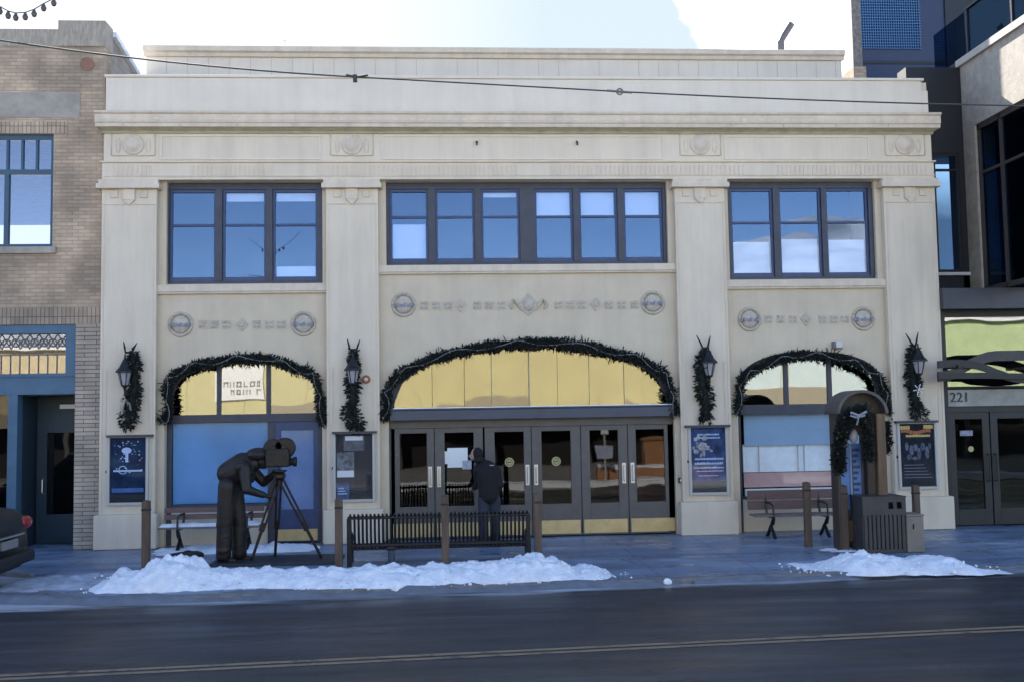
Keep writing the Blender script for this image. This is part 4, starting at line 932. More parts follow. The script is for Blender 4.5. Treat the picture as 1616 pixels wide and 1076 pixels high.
d.box(dx0, g0, ry-.07, ry-.01, .02, dz).box(g1, dx1, ry-.07, ry-.01, .02, dz).box(g0, g1, ry-.07, ry-.01, .02, gz0).box(g0, g1, ry-.07, ry-.01, gz1, dz)
do = d.build('door', teald, BL); MB().box(g0, g1, ry-.045, ry-.04, gz0, gz1).build('pane', glass_door, do); MB().tube([(g0-.06, ry-.07, .95), (g0-.06, ry-.13, .97), (g0-.06, ry-.13, 1.2), (g0-.06, ry-.07, 1.22)], .014, 6).build('handle', chrome, do)
p = at(104, 641, .9); MB().box(p.x-.10, px0_, .86, .92, p.z-.04, p.z+.04).build('transom_plate', whitep, BL)

# ---------------------------------------------------------------- dark modern building on the right
RB = thing('modern_building', 'tall dark modern building with stone-clad wing, right of the theatre', 'building', (14, 4, 0))
rx0 = FX(1479, 700)+.0; H = 22
YR = .9                                      # recessed dark wall beside the theatre
m_ = MB(); xe = 24; wxl_ = FX(1524, 300, 0.9)
x0w = XR+.03
wx0_, wx1_ = FX(1476, 330, YR), FX(1516, 330, YR); wz0_, wz1_ = FZ(430, 1500, YR), FZ(242, 1500, YR)
zbm0, zbm1 = FZ(489, 1540, 0), FZ(457, 1540, 0)
m_.box(x0w, wx0_, YR, YR+.4, zbm1, wz1_).box(wx1_, wxl_+.25, YR+.001, YR+.4, zbm1, wz1_).box(x0w, wxl_+.25, YR+.001, YR+.4, zbm1, wz0_).box(x0w, wxl_+.25, YR+.001, YR+.4, wz1_, 9.2)
m_.build('recessed_wall', charcoal, RB)
f = MB(); f.box(wx0_, wx1_, YR+.02, YR+.1, wz0_, wz0_+.06).box(wx0_, wx1_, YR+.02, YR+.1, wz1_-.06, wz1_).box(wx0_, wx0_+.05, YR+.02, YR+.1, wz0_+.06, wz1_-.06).box(wx1_-.05, wx1_, YR+.02, YR+.1, wz0_+.06, wz1_-.06)
f.box(wx0_+.05, wx1_-.05, YR+.02, YR+.1, FZ(268, 1500, YR)-.02, FZ(268, 1500, YR)+.02)
fo = f.build('window', charcoal, RB); MB().box(wx0_+.04, wx1_-.04, YR+.06, YR+.068, wz0_+.05, wz1_-.05).build('pane', glass_teal, fo); MB().box(wx0_-.05, wx1_+.1, YR-.1, YR-.001, wz0_-.07, wz0_-.01).build('sill', whitem, fo)
# navy upper storeys set back
YN = 3.4
nx0 = at(1347, 60, YN).x; nz0 = FZ(128, 1400, 0)-.3
n0, n1 = at(1358, 40, YN).x, at(1452, 40, YN).x; nzb = FZ(78, 1400, YN)
m_ = MB(); m_.box(nx0, n0, YN, 5.6, nz0, H).box(n1, xe, YN, 5.6, nz0, H).box(n0, n1, YN, 5.6, nz0, nzb).box(n0, n1, YN, 5.6, nzb+3.0, H).box(n0, n1, YN+.35, 5.6, nzb, nzb+3.0)
MB().box(nx0-.02, nx0-.001, YN+.01, 5.6, nz0, H).build('sunlit_side', mat('sunlit_side_white', (.78, .77, .75), .7, var=.06, vscale=3), RB)  # glare of the sunlit side wall painted in as white
m_.build('upper_wall', navy, RB)
MB().box(at(1492, 60, YN).x, xe, YN-.04, YN-.021, 8.5, H).build('dark_cladding', charcoal, RB)
MB().box(nx0-.01, xe, YN-.02, YN, nzb-.35, nzb-.28).build('cladding_joint', charcoal, RB)
fo = MB().box(n0, n1, YN+.12, YN+.14, nzb, nzb+3.0).build('window', glass_teal, RB)
g = MB(); x = n0
while x < n1: g.box(x, x+.012, YN-.03, YN-.015, nzb, nzb+3.0); x += .055
z = nzb
while z < nzb+3.0: g.box(n0, n1, YN-.045, YN-.031, z, z+.012); z += .065
g.build('mesh_screen', mat('screen_metal', (.08, .20, .38), .5), RB)
MB().box(nx0-.05, n0-.01, YN-.06, YN-.001, nz0, H).build('corner_trim', mat('corner_brown', (.20, .17, .15), .7, var=.5, vscale=14), RB)
p = at(1350, 118, 2.6); MB().box(p.x-.12, p.x+.16, 2.4, 3.3, nz0, FZ(110, 1350, 2.6)).build('brick_stub', brick_tan, RB)
# balustrade above the wing
# stone wing: its side wall runs from the recess out over the pavement

ztw = FZ(107, 1519, 0.9); zbw = FZ(208, 1541, .9)
m_ = MB(); m_.box(wxl_, wxl_+6, -2.7, .9, zbw, ztw)
zl = zbm1
m_.box(wxl_, wxl_+.30, .45, .9, zl, zbw); m_.box(wxl_, wxl_+.3, -2.7, -2.4, zl, zbw)
m_.box(wxl_+.3, wxl_+6, .6, .9, zl, zbw)
m_.build('stone_wing', mat('grey_stone_cladding', (.38, .325, .26), .8, bump=.3, bscale=12, var=.25, vscale=2.2, stretch=(1, 3, 3)), RB)
MB().box(wxl_-.07, wxl_+6, -2.8, .95, ztw, ztw+.14).build('wing_coping', mat('coping_stone', (.45, .40, .34), .7, var=.15, vscale=4), RB)
MB().box(wxl_+.10, wxl_+.12, -2.4, .45, zl+.1, zbw-.02).build('wing_glazing', glass_teal, RB)
MB().box(wxl_+.5, wxl_+.6, -2.4, .6, zl, zbw).build('wing_interior', interior, RB)
f = MB()
for y in (.45, -.35, -1.6): f.box(wxl_+.05, wxl_+.15, y-.06, y, zl, zbw)
f.box(wxl_+.05, wxl_+.15, -2.4, .45, zbw-.1, zbw-.001); f.box(wxl_+.05, wxl_+.15, -2.4, .45, zl, zl+.1); f.box(wxl_+.07, wxl_+.14, -2.4, .4, FZ(266, 1570)-.03, FZ(266, 1570)+.03)
f.build('wing_window_frame', mat('bronze_frame', (.05, .04, .035), .5), RB)
b_ = MB(); b_.box(wxl_+.12, wxl_+.135, -2.6, 2.2, ztw+.25, ztw+1.15); b_.build('balustrade_glass', glass_teal, RB)
b_ = MB()
for y in (.75, -.9, -2.55): b_.box(wxl_+.09, wxl_+.14, y-.03, y+.03, ztw+.14, ztw+1.15)
b_.box(wxl_+.08, wxl_+.15, -2.65, .8, ztw+1.15, ztw+1.19); b_.build('balustrade_rail', charcoal, RB)
# beam, entrance, number panel
MB().box(x0w, xe, -.25, YR, zbm0, zbm1).build('steel_beam', mat('beam_navy', (.045, .048, .065), .45, var=.2, vscale=2), RB)
e0 = FX(1487.5, 560, .25); tz1, tz0 = zbm0, FZ(611, 1550, .25)
f = MB(); f.box(x0w, e0, .1, .4, 0, zbm0).box(e0, xe, .2, .32, tz1-.12, tz1).box(e0, xe, .18, .35, FZ(609, 1550, .25)-.04, FZ(609, 1550, .25)-.0)
x = e0+2.6
while x < xe: f.box(x, x+.1, .18, .33, tz0, tz1); x += 2.6
f.build('entrance_frame', charcoal, RB)
MB().box(e0, xe, .25, .258, tz0, tz1-.12).build('transom_glass', glass_arch, RB)
nz1_, nz0_ = FZ(614, 1550, .2), FZ(640, 1550, .2)
MB().box(e0+.02, xe, .14, .3, nz0_, nz1_).build('number_panel', mat('brushed_panel', (.25, .25, .26), .4, metal=.5, var=.3, vscale=3), RB)
MB().box(e0, xe, .8, .9, 0, zbm0).build('entrance_interior', interior, RB)
doors = [(1498, 1563), (1565, 1630), (1634, 1700)]
for (l0, l1) in doors:
    x0, x1 = FX(l0, 740, .25), FX(l1, 740, .25); a_, b_ = x0+.14, x1-.14
    d = MB(); d.box(x0, a_, .22, .28, .02, nz0_-.12).box(b_, x1, .22, .28, .02, nz0_-.12).box(a_, b_, .22, .28, .02, .32).box(a_, b_, .22, .28, nz0_-.25, nz0_-.12)
    do = d.build('door', mat('bronze_black', (.022, .019, .02), .45, var=.3, vscale=4), RB, bevel=.004)
    MB().box(a_, b_, .25, .256, .32, nz0_-.25).build('pane', glass_door, do)
    hx = x1-.06 if l0 < 1560 else x0+.06
    MB().tube([(hx, .22, .85), (hx, .15, .87), (hx, .15, 1.35), (hx, .22, 1.37)], .014, 6).build('handle', black, do)
MB().box(e0, xe, .2, .3, nz0_-.118, nz0_-.001).box(e0, FX(1497, 740, .25), .21, .3, .02, nz0_-.12).build('door_frame', mat('bronze_black', (.022, .019, .02), .45), RB)
def text(s_, size, loc, m_, parent, name, depth=.006, align='CENTER'):
    cu = bpy.data.curves.new(name, 'FONT'); cu.body = s_; cu.size = size; cu.extrude = depth; cu.align_x = align; cu.align_y = 'CENTER'
    tmp = bpy.data.objects.new('tmp', cu); COL.objects.link(tmp)
    dg = bpy.context.evaluated_depsgraph_get(); dg.update(); me = bpy.data.meshes.new_from_object(tmp.evaluated_get(dg))
    bpy.data.objects.remove(tmp, do_unlink=True)
    me.transform(Matrix.Rotation(rad(90), 4, 'X')); me.transform(Matrix.Translation(Vector(loc))); me.materials.clear(); me.materials.append(m_); me.name = name
    o = bpy.data.objects.new(name, me); COL.objects.link(o); o.parent = parent; o.location = -wloc(parent); return o
p = at(1515, 627, .12); text('221', .26, (p.x, .13, p.z), mat('number_dark', (.03, .03, .035), .5), RB, 'house_number')
p = at(1527, 683, .2)
MB().box(p.x-.13, p.x+.12, .235, .242, p.z-.05, p.z+.05).build('door_notice', mat('notice_pale', (.30, .33, .40), .5, var=.5, vscale=20), RB)
MB().lathe((at(1534, 708, .2).x, .242, at(1534, 708, .2).z), [(0, -.004), (.055, -.004), (.055, 0)], 16, 'y').build('door_decal', mat('gold_decal', (.55, .48, .20), .5), RB)
# twisted band awning sculpture in front of the transom
def ribbon(mb, pts, h, th=.05, y=-.5):
    P_ = [at(a, b2, y) for a, b2 in pts]; fine = []
    for i in range(len(P_)-1):
        p0, p1, p2, p3 = P_[max(i-1, 0)], P_[i], P_[i+1], P_[min(i+2, len(P_)-1)]
        for k in range(6):
            u = k/6; fine.append(.5*((2*p1)+(-p0+p2)*u+(2*p0-5*p1+4*p2-p3)*u*u+(-p0+3*p1-3*p2+p3)*u**3))
    fine.append(P_[-1])
    for a_, b2 in zip(fine[:-1], fine[1:]): mb.prism([(a_.x, a_.z-h/2), (b2.x+.002, b2.z-h/2), (b2.x+.002, b2.z+h/2), (a_.x, a_.z+h/2)], y, y+th)
aw = thing('canopy_sculpture', 'dark twisting metal band canopy over the number 221 doors', 'canopy', (FX(1545, 590), -.5, FZ(590, 1545)))
a = MB(); ribbon(a, [(1481, 594), (1505, 590), (1530, 575), (1560, 563), (1590, 561), (1640, 563), (1720, 585), (1800, 590)], .19, .05, -.5); a.build('upper_band', mat('canopy_metal', (.05, .045, .05), .4, metal=.4, var=.3, vscale=3), aw)
a = MB(); ribbon(a, [(1481, 575), (1510, 573), (1545, 577), (1580, 590), (1612, 598), (1680, 596), (1760, 570), (1820, 565)], .14, .05, -.58); a.build('lower_band', mat('canopy_metal2', (.028, .026, .03), .4, metal=.4, var=.3, vscale=3), aw)
a = MB(); ribbon(a, [(1481, 593), (1550, 592), (1620, 593), (1820, 590)], .11, .05, -.64); a.build('straight_band', mat('canopy_metal2', (.028, .026, .03), .4), aw)
a = MB()
for px_ in (1489, 1640, 1780): a.box(FX(px_, 580)-.03, FX(px_, 580)+.03, -.64, .1, FZ(582, 1550), FZ(577, 1550))
a.build('support_arm', black, aw)

# snow covered mountain ridge behind the camera (the upper windows mirror it)
V = []; F = []; nA, nR = 120, 16
for i in range(nA+1):
    az = rad(-70+140*i/nA); e = interp0 = 0
    deg_ = math.degrees(az)
    el = 7.2+2.3*max(0, min(1, (deg_+2)/16))+.7*mnoise.noise(Vector((deg_*.13, 1, 0)))+.35*mnoise.noise(Vector((deg_*.5, 4, 0)))
    for j in range(nR+1):
        v = j/nR; dist = 1500+900*v; h = dist*math.tan(rad(el))*v**.8*(1+.10*mnoise.noise(Vector((deg_*.22, v*5, 2)))*(1-v)*4)
        V.append((dist*math.sin(az), -D-dist*math.cos(az), -1+h*1500/2400*1.6 if False else -1+h))
for i in range(nA):
    for j in range(nR): a = i*(nR+1)+j; F.append((a, a+1, a+nR+2, a+nR+1))
tag(MB().add(V, F).build('mountain', mat('mountain_snow', (.70, .72, .76), .9, var=.55, vscale=.006, var2=(.22, .25, .30)), smooth=True), kind='structure')

# ---------------------------------------------------------------- the sunlit far side of the street (seen only in the glass)
def refl(px, py, dist): # a point on the far side that the glass shows at this pixel
    p = at(px, py, dist+2*YA); return p.x, p.z
FY = -25.0
def far_building(xa, xb, ztop, zlint, m_, label, seam=True, piers=()):
    B_ = thing('far_shop_building', label, 'building', ((xa+xb)/2, FY-4, 0))
    MB().box(xa, xb, FY-8, FY, zlint, ztop).build('wall', m_, B_)
    MB().box(xa, xb, FY-8, FY+.25, ztop, ztop+.12).build('cornice', whitep, B_)
    MB().box(xa, xb, FY-7.9, FY-1.2, 0, zlint).build('recess', interior, B_)
    c = MB(); c.box(xa, xb, FY-.1, FY+.12, zlint-.75, zlint-.001)
    c.build('shop_lintel', mat('lintel_grey', (.34, .30, .22), .7), B_)
    c = MB()
    for x in piers: c.box(x-.15, x+.15, FY-.2, FY+.05, 0, zlint-.75)
    if piers: c.build('shop_pier', mat('pier_grey', (.10, .10, .10), .7), B_)
    if seam:
        c = MB(); x = xa+.6
        while x < xb: c.box(x, x+.03, FY+.001, FY+.012, zlint, ztop-.15); x += 2.35
        c.build('seam', mat('seam_dark', (.42, .36, .20), .8), B_)
    return B_
xa = refl(283, 620, 25)[0]; xb = refl(1046, 620, 25)[0]; xc_ = refl(1420, 620, 25)[0]; xd = xc_+16
zl1 = refl(600, 644, 25)[1]; zt1_ = refl(800, 500, 25)[1]
yel = mat('yellow_siding', (.60, .55, .30), .8, var=.10, vscale=1.2)
far_building(xa, xb, zt1_, zl1+.05, yel, 'yellow sided shop building across the street, reflected in the theatre arches', True, (xa+4, xa+9.2, xb-7.5, xb-3.4))
far_building(xb+.1, xc_, zt1_-.3, refl(1280, 622, 25)[1], mat('pale_cyan_siding', (.60, .70, .70), .8, var=.08, vscale=2), 'pale blue-white shop building across the street', True, (xb+3, xb+7))
far_building(xc_+.1, xd, refl(1520, 506, 25)[1], refl(1550, 612, 25)[1], mat('pale_green_siding', (.46, .56, .30), .8, var=.15, vscale=2), 'pale green shop building across the street', False, (xc_+3,))
far_building(xa-16, xa-1.0, zt1_-1.2, zl1, mat('cream_siding', (.60, .50, .32), .8, var=.15, vscale=2), 'cream shop building across the street, facing the brick building', False, (xa-5,))
# white sign board over the yellow wall
sx0, sz1 = refl(350, 583, 24.9); sx1, sz0 = refl(424, 617, 24.9)
sg = thing('sign_board', 'white sign board with two rows of dark letters on the yellow building across the street', 'sign', ((sx0+sx1)/2, FY+.05, sz0))
MB().box(sx0, sx1, FY+.02, FY+.08, sz0, sz1+.5).build('board', whitep, sg)
a = MB(); rnd = random.Random(2); hh = (sz1-sz0)
for row, (s0_, s1_) in ((.62, (.12, .95)), (.22, (.30, .90))):
    x = sx0+(sx1-sx0)*s0_
    while x < sx0+(sx1-sx0)*s1_:
        ww = rnd.uniform(.14, .22); z_ = sz0+hh*row
        a.box(x, x+.05, FY+.081, FY+.1, z_, z_+hh*.26)
        if rnd.random() < .7: a.box(x, x+ww, FY+.081, FY+.1, z_, z_+.06)
        if rnd.random() < .6: a.box(x, x+ww, FY+.081, FY+.1, z_+hh*.26-.06, z_+hh*.26)
        if rnd.random() < .6: a.box(x+ww-.05, x+ww, FY+.081, FY+.1, z_, z_+hh*.26)
        x += ww+.09
a.build('lettering', mat('sign_dark', (.34, .33, .31), .7), sg)
# street sign on a post, brick planter and snow on the opposite kerb
sx, _ = refl(953, 720, 13.8)
sp_ = thing('street_sign', 'white and blue sign on a thin grey post on the opposite kerb', 'sign', (sx, -13.8, 0))
MB().tube([(sx, -13.8, -.02), (sx, -13.8, 3.0)], .035, 8).build('post', mat('post_grey', (.45, .44, .42), .6), sp_)
a0, b0_ = refl(941, 723, 13.7); a1, b1_ = refl(967, 702, 13.7)
MB().box(a0, a1, -13.76, -13.74, b0_, b1_).build('panel', mat('sign_panel', (.45, .52, .70), .6, var=.3, vscale=14), sp_)
a0, _ = refl(946, 680, 13.7); a1, _ = refl(960, 680, 13.7); MB().box(a0, a1, -13.76, -13.74, refl(950, 686, 13.7)[1], refl(950, 676, 13.7)[1]).build('panel', whitep, sp_)
kx0, kz0 = refl(1019, 762, 14.8); kx1, kz1 = refl(1046, 693, 14.8)
kk = thing('brick_pillar', 'orange brown brick pillar with a cap on the opposite pavement', 'pillar', ((kx0+kx1)/2, -15, 0))
MB().box(kx0, kx1+.3, -15.4, -14.8, 0, kz1).build('shaft', mat('orange_brick', (.40, .20, .10), .8, var=.2, vscale=8), kk); MB().box(kx0-.05, kx1+.35, -15.45, -14.75, kz1, kz1+.08).build('cap', mat('orange_brick', (.4, .2, .1), .8), kk)
pl = thing('brick_planter', 'low orange brick planter with snow on top on the opposite pavement', 'planter', (6, -14.6, 0))
pa = refl(942, 760, 14.4)[0]; MB().box(pa, kx1+1.5, -14.75, -14.4, 0, .42).build('wall', mat('orange_brick', (.4, .2, .1), .8), pl); MB().box(pa, kx1+1.5, -14.77, -14.38, .421, .52).build('snow_cap', snowm, pl)

# ---------------------------------------------------------------- snow
def interp(tab, x):
    if x <= tab[0][0]: return tab[0][1]
    for (a, b_), (c_, d_) in zip(tab[:-1], tab[1:]):
        if x <= c_: return b_+(d_-b_)*(x-a)/(c_-a)
    return tab[-1][1]
def snow_heap(name, label, top, bot, dx=.03, rows=46, seed=0, m_=None, wid=1.25):
    # top / bot: outlines of the crest and of the street-side foot; turned into positions on the pavement
    foot = [(gnd(a, b_, 0).x, gnd(a, b_, 0).y) for a, b_ in bot]
    x0, x1 = foot[0][0], foot[-1][0]; crest = []
    for a, b_ in top:
        c_ = at(a, b_, interp(foot, gnd(a, 920, 0).x)+.62); crest.append((c_.x, c_.z))
    n_ = int((x1-x0)/dx); V = []; F = []
    for i in range(n_+1):
        x = x0+(x1-x0)*i/n_; yf = interp(foot, x)+.10*mnoise.noise(Vector((x*2.1, seed, 0)))+.05*mnoise.noise(Vector((x*7, seed, 4))); zc = max(interp(crest, x), .02)
        endf = min(1, min(i, n_-i)*dx/.5)
        for j in range(rows+1):
            v = j/rows; y = yf+wid*v
            prof = math.sin(math.pi*v)**.62
            lump = mnoise.noise(Vector((x*3.2, y*3.2, seed)))*.42+mnoise.noise(Vector((x*8, y*8, seed+5)))*.30+abs(mnoise.noise(Vector((x*19, y*19, seed+9))))*.26
            h = zc*prof*(.78+lump*.8)*endf
            V.append((x, y + .05*mnoise.noise(Vector((x*5, y*5, 8))), -.035+.03*prof*endf+h))
    for i in range(n_):
        for j in range(rows):
            a = i*(rows+1)+j; F.append((a, a+rows+1, a+rows+2, a+1))
    mb = MB().add(V, F); rnd = random.Random(seed+40)
    for k in range(int((x1-x0)*30)):
        x = rnd.uniform(x0+.05, x1-.05); yf = interp(foot, x); u = rnd.random()**1.3; y = yf-.07+u*.75; r_ = rnd.uniform(.008, .022)*(1.6 if rnd.random() < .10 else .8)
        zc = max(interp(crest, x), .02); zz = 0 if y < yf+.02 else zc*math.sin(math.pi*min(.5, (y-yf)/wid))**.62*.72
        rt_ = Matrix.Rotation(rnd.uniform(0, 3), 3, 'X') @ Matrix.Rotation(rnd.uniform(0, 3), 3, 'Z')
        mb.ell((x, y, max(-.005, zz)+r_*.3), (r_*rnd.uniform(.8, 1.5), r_, r_*rnd.uniform(.6, 1)), 6, 4, rt_)
    return tag(mb.build(name, m_ or snowm, smooth=True), label, 'snow', kind='stuff')
top1 = [(100, 935), (140, 924), (155, 905), (162, 897), (172, 903), (188, 894), (205, 899), (222, 896), (240, 880), (262, 873), (285, 871), (308, 880), (330, 890), (365, 896), (420, 893), (470, 894), (520, 891), (560, 893), (600, 890), (640, 886), (690, 888), (740, 886), (790, 882), (820, 873), (845, 870), (872, 873), (893, 884), (905, 893), (930, 886), (945, 893), (970, 902), (1000, 908)]
bot1 = [(118, 932), (150, 936), (220, 936), (300, 932), (400, 928), (500, 929), (600, 929), (700, 924), (800, 920), (900, 917), (960, 914), (1004, 910)]
snow_heap('snow_bank', 'long ploughed snow bank along the kerb before the statue and black bench', top1, bot1, seed=1)
top2 = [(1250, 896), (1275, 892), (1300, 885), (1318, 874), (1335, 868), (1355, 867), (1390, 871), (1415, 876), (1450, 874), (1478, 872), (1500, 878), (1530, 888), (1560, 894), (1590, 897)]
bot2 = [(1230, 900), (1300, 904), (1400, 904), (1500, 903), (1600, 901)]
snow_heap('snow_bank', 'snow bank heaped round the foot of the kiosk and slatted bin', top2, bot2, seed=7)
# grey slush pressed along the kerb
def slush(x0, x1, w0, w1, h, seed, label):
    nx, ny = int((x1-x0)/.05), 16; V = []; F = []
    for i in range(nx+1):
        x = x0+(x1-x0)*i/nx; ky = kerbY(x)+(0 if x > -4.4 else (-4.4-x)*.28)
        for j in range(ny+1):
            v = j/ny; y = ky-w0+(w0+w1)*v; e = min(1, i/8, (nx-i)/8)*math.sin(math.pi*v)**.6
            z_ = ROAD if y < ky-.02 else 0.0
            V.append((x, y, (ROAD+(0-ROAD)*min(1, max(0, (y-ky+.14)/.16)))-.02+(h*(.55+1.3*mnoise.noise(Vector((x*1.1, y*3.5, seed)))+.5*mnoise.noise(Vector((x*7, y*11, seed)))))*e))
    for i in range(nx):
        for j in range(ny): a = i*(ny+1)+j; F.append((a, a+ny+1, a+ny+2, a+1))
    return tag(MB().add(V, F).build('slush', snowd, smooth=True), label, 'slush', kind='stuff')
slush(-7.0, 3.2, .22, .60, .035, 3, 'grey slush along the kerb before the long snow bank')
slush(3.4, 11.5, .2, .35, .03, 8, 'grey slush along the kerb at the right')
# swept snow at the foot of the left arch, thin drifts
def drift(x0, x1, y0, y1, h, seed, label, m_=None):
    nx, ny = int((x1-x0)/.04), 14; V = []; F = []
    for i in range(nx+1):
        for j in range(ny+1):
            u, v = i/nx, j/ny; x = x0+(x1-x0)*u; y = y0+(y1-y0)*v
            e = (math.sin(math.pi*u)**.5)*(math.sin(math.pi*v)**.7)
            V.append((x, y, -.01+h*e*(1+.9*mnoise.noise(Vector((x*3.5, y*7, seed)))+.3*mnoise.noise(Vector((x*12, y*14, seed))))-.015))
    for i in range(nx):
        for j in range(ny): a = i*(ny+1)+j; F.append((a, a+ny+1, a+ny+2, a+1))
    return tag(MB().add(V, F).build('snow_drift', m_ or snowm, smooth=True), label, 'snow', kind='stuff')
drift(FX(256), FX(512), -1.15, -.10, .11, 2, 'low drift of snow under the wooden bench by the left arch')
drift(gnd(60, 905).x-.1, gnd(150, 925).x+.7, gnd(100, 930).y-.1, gnd(100, 908).y+.1, .09, 4, 'thin snow on the kerb corner behind the parked car', mat('trampled_snow', (.42, .46, .54), .8, bump=.6, bscale=14, var=.45, vscale=4))
drift(FX(1200), FX(1330), -2.9, -2.2, .05, 6, 'thin patch of snow between bollard and right wooden bench')
drift(FX(1540)-.8, FX(1612)+1.2, -4.0, -3.2, .05, 9, 'thin snow on the pavement at the far right')
dk = tag(MB().box(-40, 60, -14.3, -13.2, -.2, .1).build('snow_bank', snowm), 'snow bank along the opposite kerb', 'snow', kind='stuff')
dk.hide_render = False
p = gnd(1053, 922, ROAD)
t_ = MB(); t_.ell((p.x, p.y, ROAD+.04), (.055, .05, .05), 8, 6); t_.ell((p.x+.03, p.y, ROAD+.03), (.04, .04, .04), 8, 6); tag(t_.build('ice_chunk', snowm), 'small white chunk of ice lying on the road edge', 'ice')
p = gnd(306, 880)
t_ = MB(); t_.ell((p.x, p.y, .05), (.17, .12, .07), 14, 8); t_.ell((p.x-.10, p.y+.02, .07), (.10, .08, .06), 10, 8); t_.tube([(p.x-.42, p.y+.1, .05), (p.x-.2, p.y, .07), (p.x+.1, p.y-.05, .05)], [.02, .04, .05], 8)
tag(t_.build('driftwood_stump', bronze), 'dark low stump lying in snow left of the bronze figure', 'stump')

# ---------------------------------------------------------------- bollards
def bollard(px, ptop, pbot, label, first=None, z0=0.0):
    b_ = gnd(px, pbot, 0); topz = at(px, ptop, b_.y).z
    t_ = thing('wooden_bollard', label, 'bollard', (b_.x, b_.y, 0), 'square timber bollards along the pavement')
    w_ = .055
    MB().box(b_.x-w_, b_.x+w_, b_.y-w_, b_.y+w_, -.15, topz-.02).build('post', rusty, t_, bevel=.01)
    MB().box(b_.x-w_-.004, b_.x+w_+.004, b_.y-w_-.004, b_.y+w_+.004, topz-.16, topz-.13).build('band', black, t_)
    MB().add([(b_.x-w_, b_.y-w_, topz-.02), (b_.x+w_, b_.y-w_, topz-.02), (b_.x+w_, b_.y+w_, topz-.02), (b_.x-w_, b_.y+w_, topz-.02), (b_.x, b_.y, topz)], [(0, 1, 4), (1, 2, 4), (2, 3, 4), (3, 0, 4)]).build('cap', rusty, t_)
    return t_
bollard(230, 788, 909, 'timber bollard standing in snow left of the statue, below the leftmost poster case')
bollard(535, 785, 899, 'timber bollard at the left end of the black slatted bench')
bollard(703.5, 779, 905, 'timber bollard in front of the middle of the black bench')
bollard(850, 776, 897, 'timber bollard at the right end of the black bench')
bollard(1276, 759, 862, 'dark timber bollard in front of the right wooden bench')
bollard(1334, 764, 868, 'timber bollard just left of the kiosk opening')
bollard(1448, 764, 850, 'timber bollard behind the tan box under the yellow poster')

# ---------------------------------------------------------------- black slatted bench with its back to the street
yb = gnd(554, 893).y; bx0, bx1 = at(549, 850, yb).x, at(836, 850, yb).x
bz1 = at(690, 808, yb).z; bz0 = at(690, 861, yb).z
BB = thing('metal_bench', 'long black slatted metal bench seen from behind', 'bench', ((bx0+bx1)/2, yb, 0))
s = MB(); n_ = 44; st_ = (bx1-bx0-.08)/n_
for k in range(n_+1):
    x = bx0+.04+st_*k; s.tube([(x, yb+.10, bz0-.02), (x, yb+.02, bz0+.18), (x, yb-.01, bz1-.05), (x, yb-.045, bz1)], .019, 5)
s.tube([(bx0, yb-.005, bz1-.055), (bx1, yb-.005, bz1-.055)], .026, 6); s.tube([(bx0, yb+.06, bz0+.03), (bx1, yb+.06, bz0+.03)], .034, 6)
s.build('backrest', black, BB)
s = MB()
for k in range(n_+1):
    x = bx0+.04+st_*k; s.tube([(x, yb+.10, bz0-.02), (x, yb+.30, bz0-.03), (x, yb+.50, bz0-.01), (x, yb+.54, bz0-.05)], .019, 5)
s.tube([(bx0, yb+.13, bz0-.035), (bx1, yb+.13, bz0-.035)], .018, 6); s.tube([(bx0, yb+.48, bz0-.035), (bx1, yb+.48, bz0-.035)], .018, 6)
s.build('seat', black, BB)
for x in (bx0+.02, bx1-.02):
    l_ = MB(); l_.box(x-.035, x+.035, yb-.03, yb+.04, -.02, bz1-.06); l_.build('leg', black, BB, bevel=.006)
    l_ = MB(); l_.box(x-.025, x+.025, yb+.46, yb+.51, -.02, bz0+.16); l_.build('leg', black, BB, bevel=.006)
    MB().tube([(x, yb, bz0+.20), (x, yb+.25, bz0+.22), (x, yb+.49, bz0+.17)], .02, 6).build('armrest', black, BB)
b_ = gnd(618, 889)
t_ = thing('standpipe', 'short blue-grey standpipe with dark bulky head before the bench', 'standpipe', (b_.x, b_.y, 0))
zt_ = at(618, 866, b_.y).z
MB().lathe((b_.x, b_.y, 0), [(.10, -.01), (.10, .02), (.055, .03), (.055, zt_)], 14).build('pipe', mat('blue_grey_iron', (.06, .085, .12), .6, var=.3, vscale=9), t_, smooth=False)
h = MB(); h.lathe((b_.x, b_.y, zt_), [(.07, -.01), (.11, .02), (.12, .09), (.08, .14), (.03, .16)], 14); h.tube([(b_.x-.17, b_.y, zt_+.05), (b_.x+.17, b_.y, zt_+.05)], .045, 10); h.build('head', mat('dull_iron', (.06, .055, .06), .6, var=.4, vscale=9), t_)

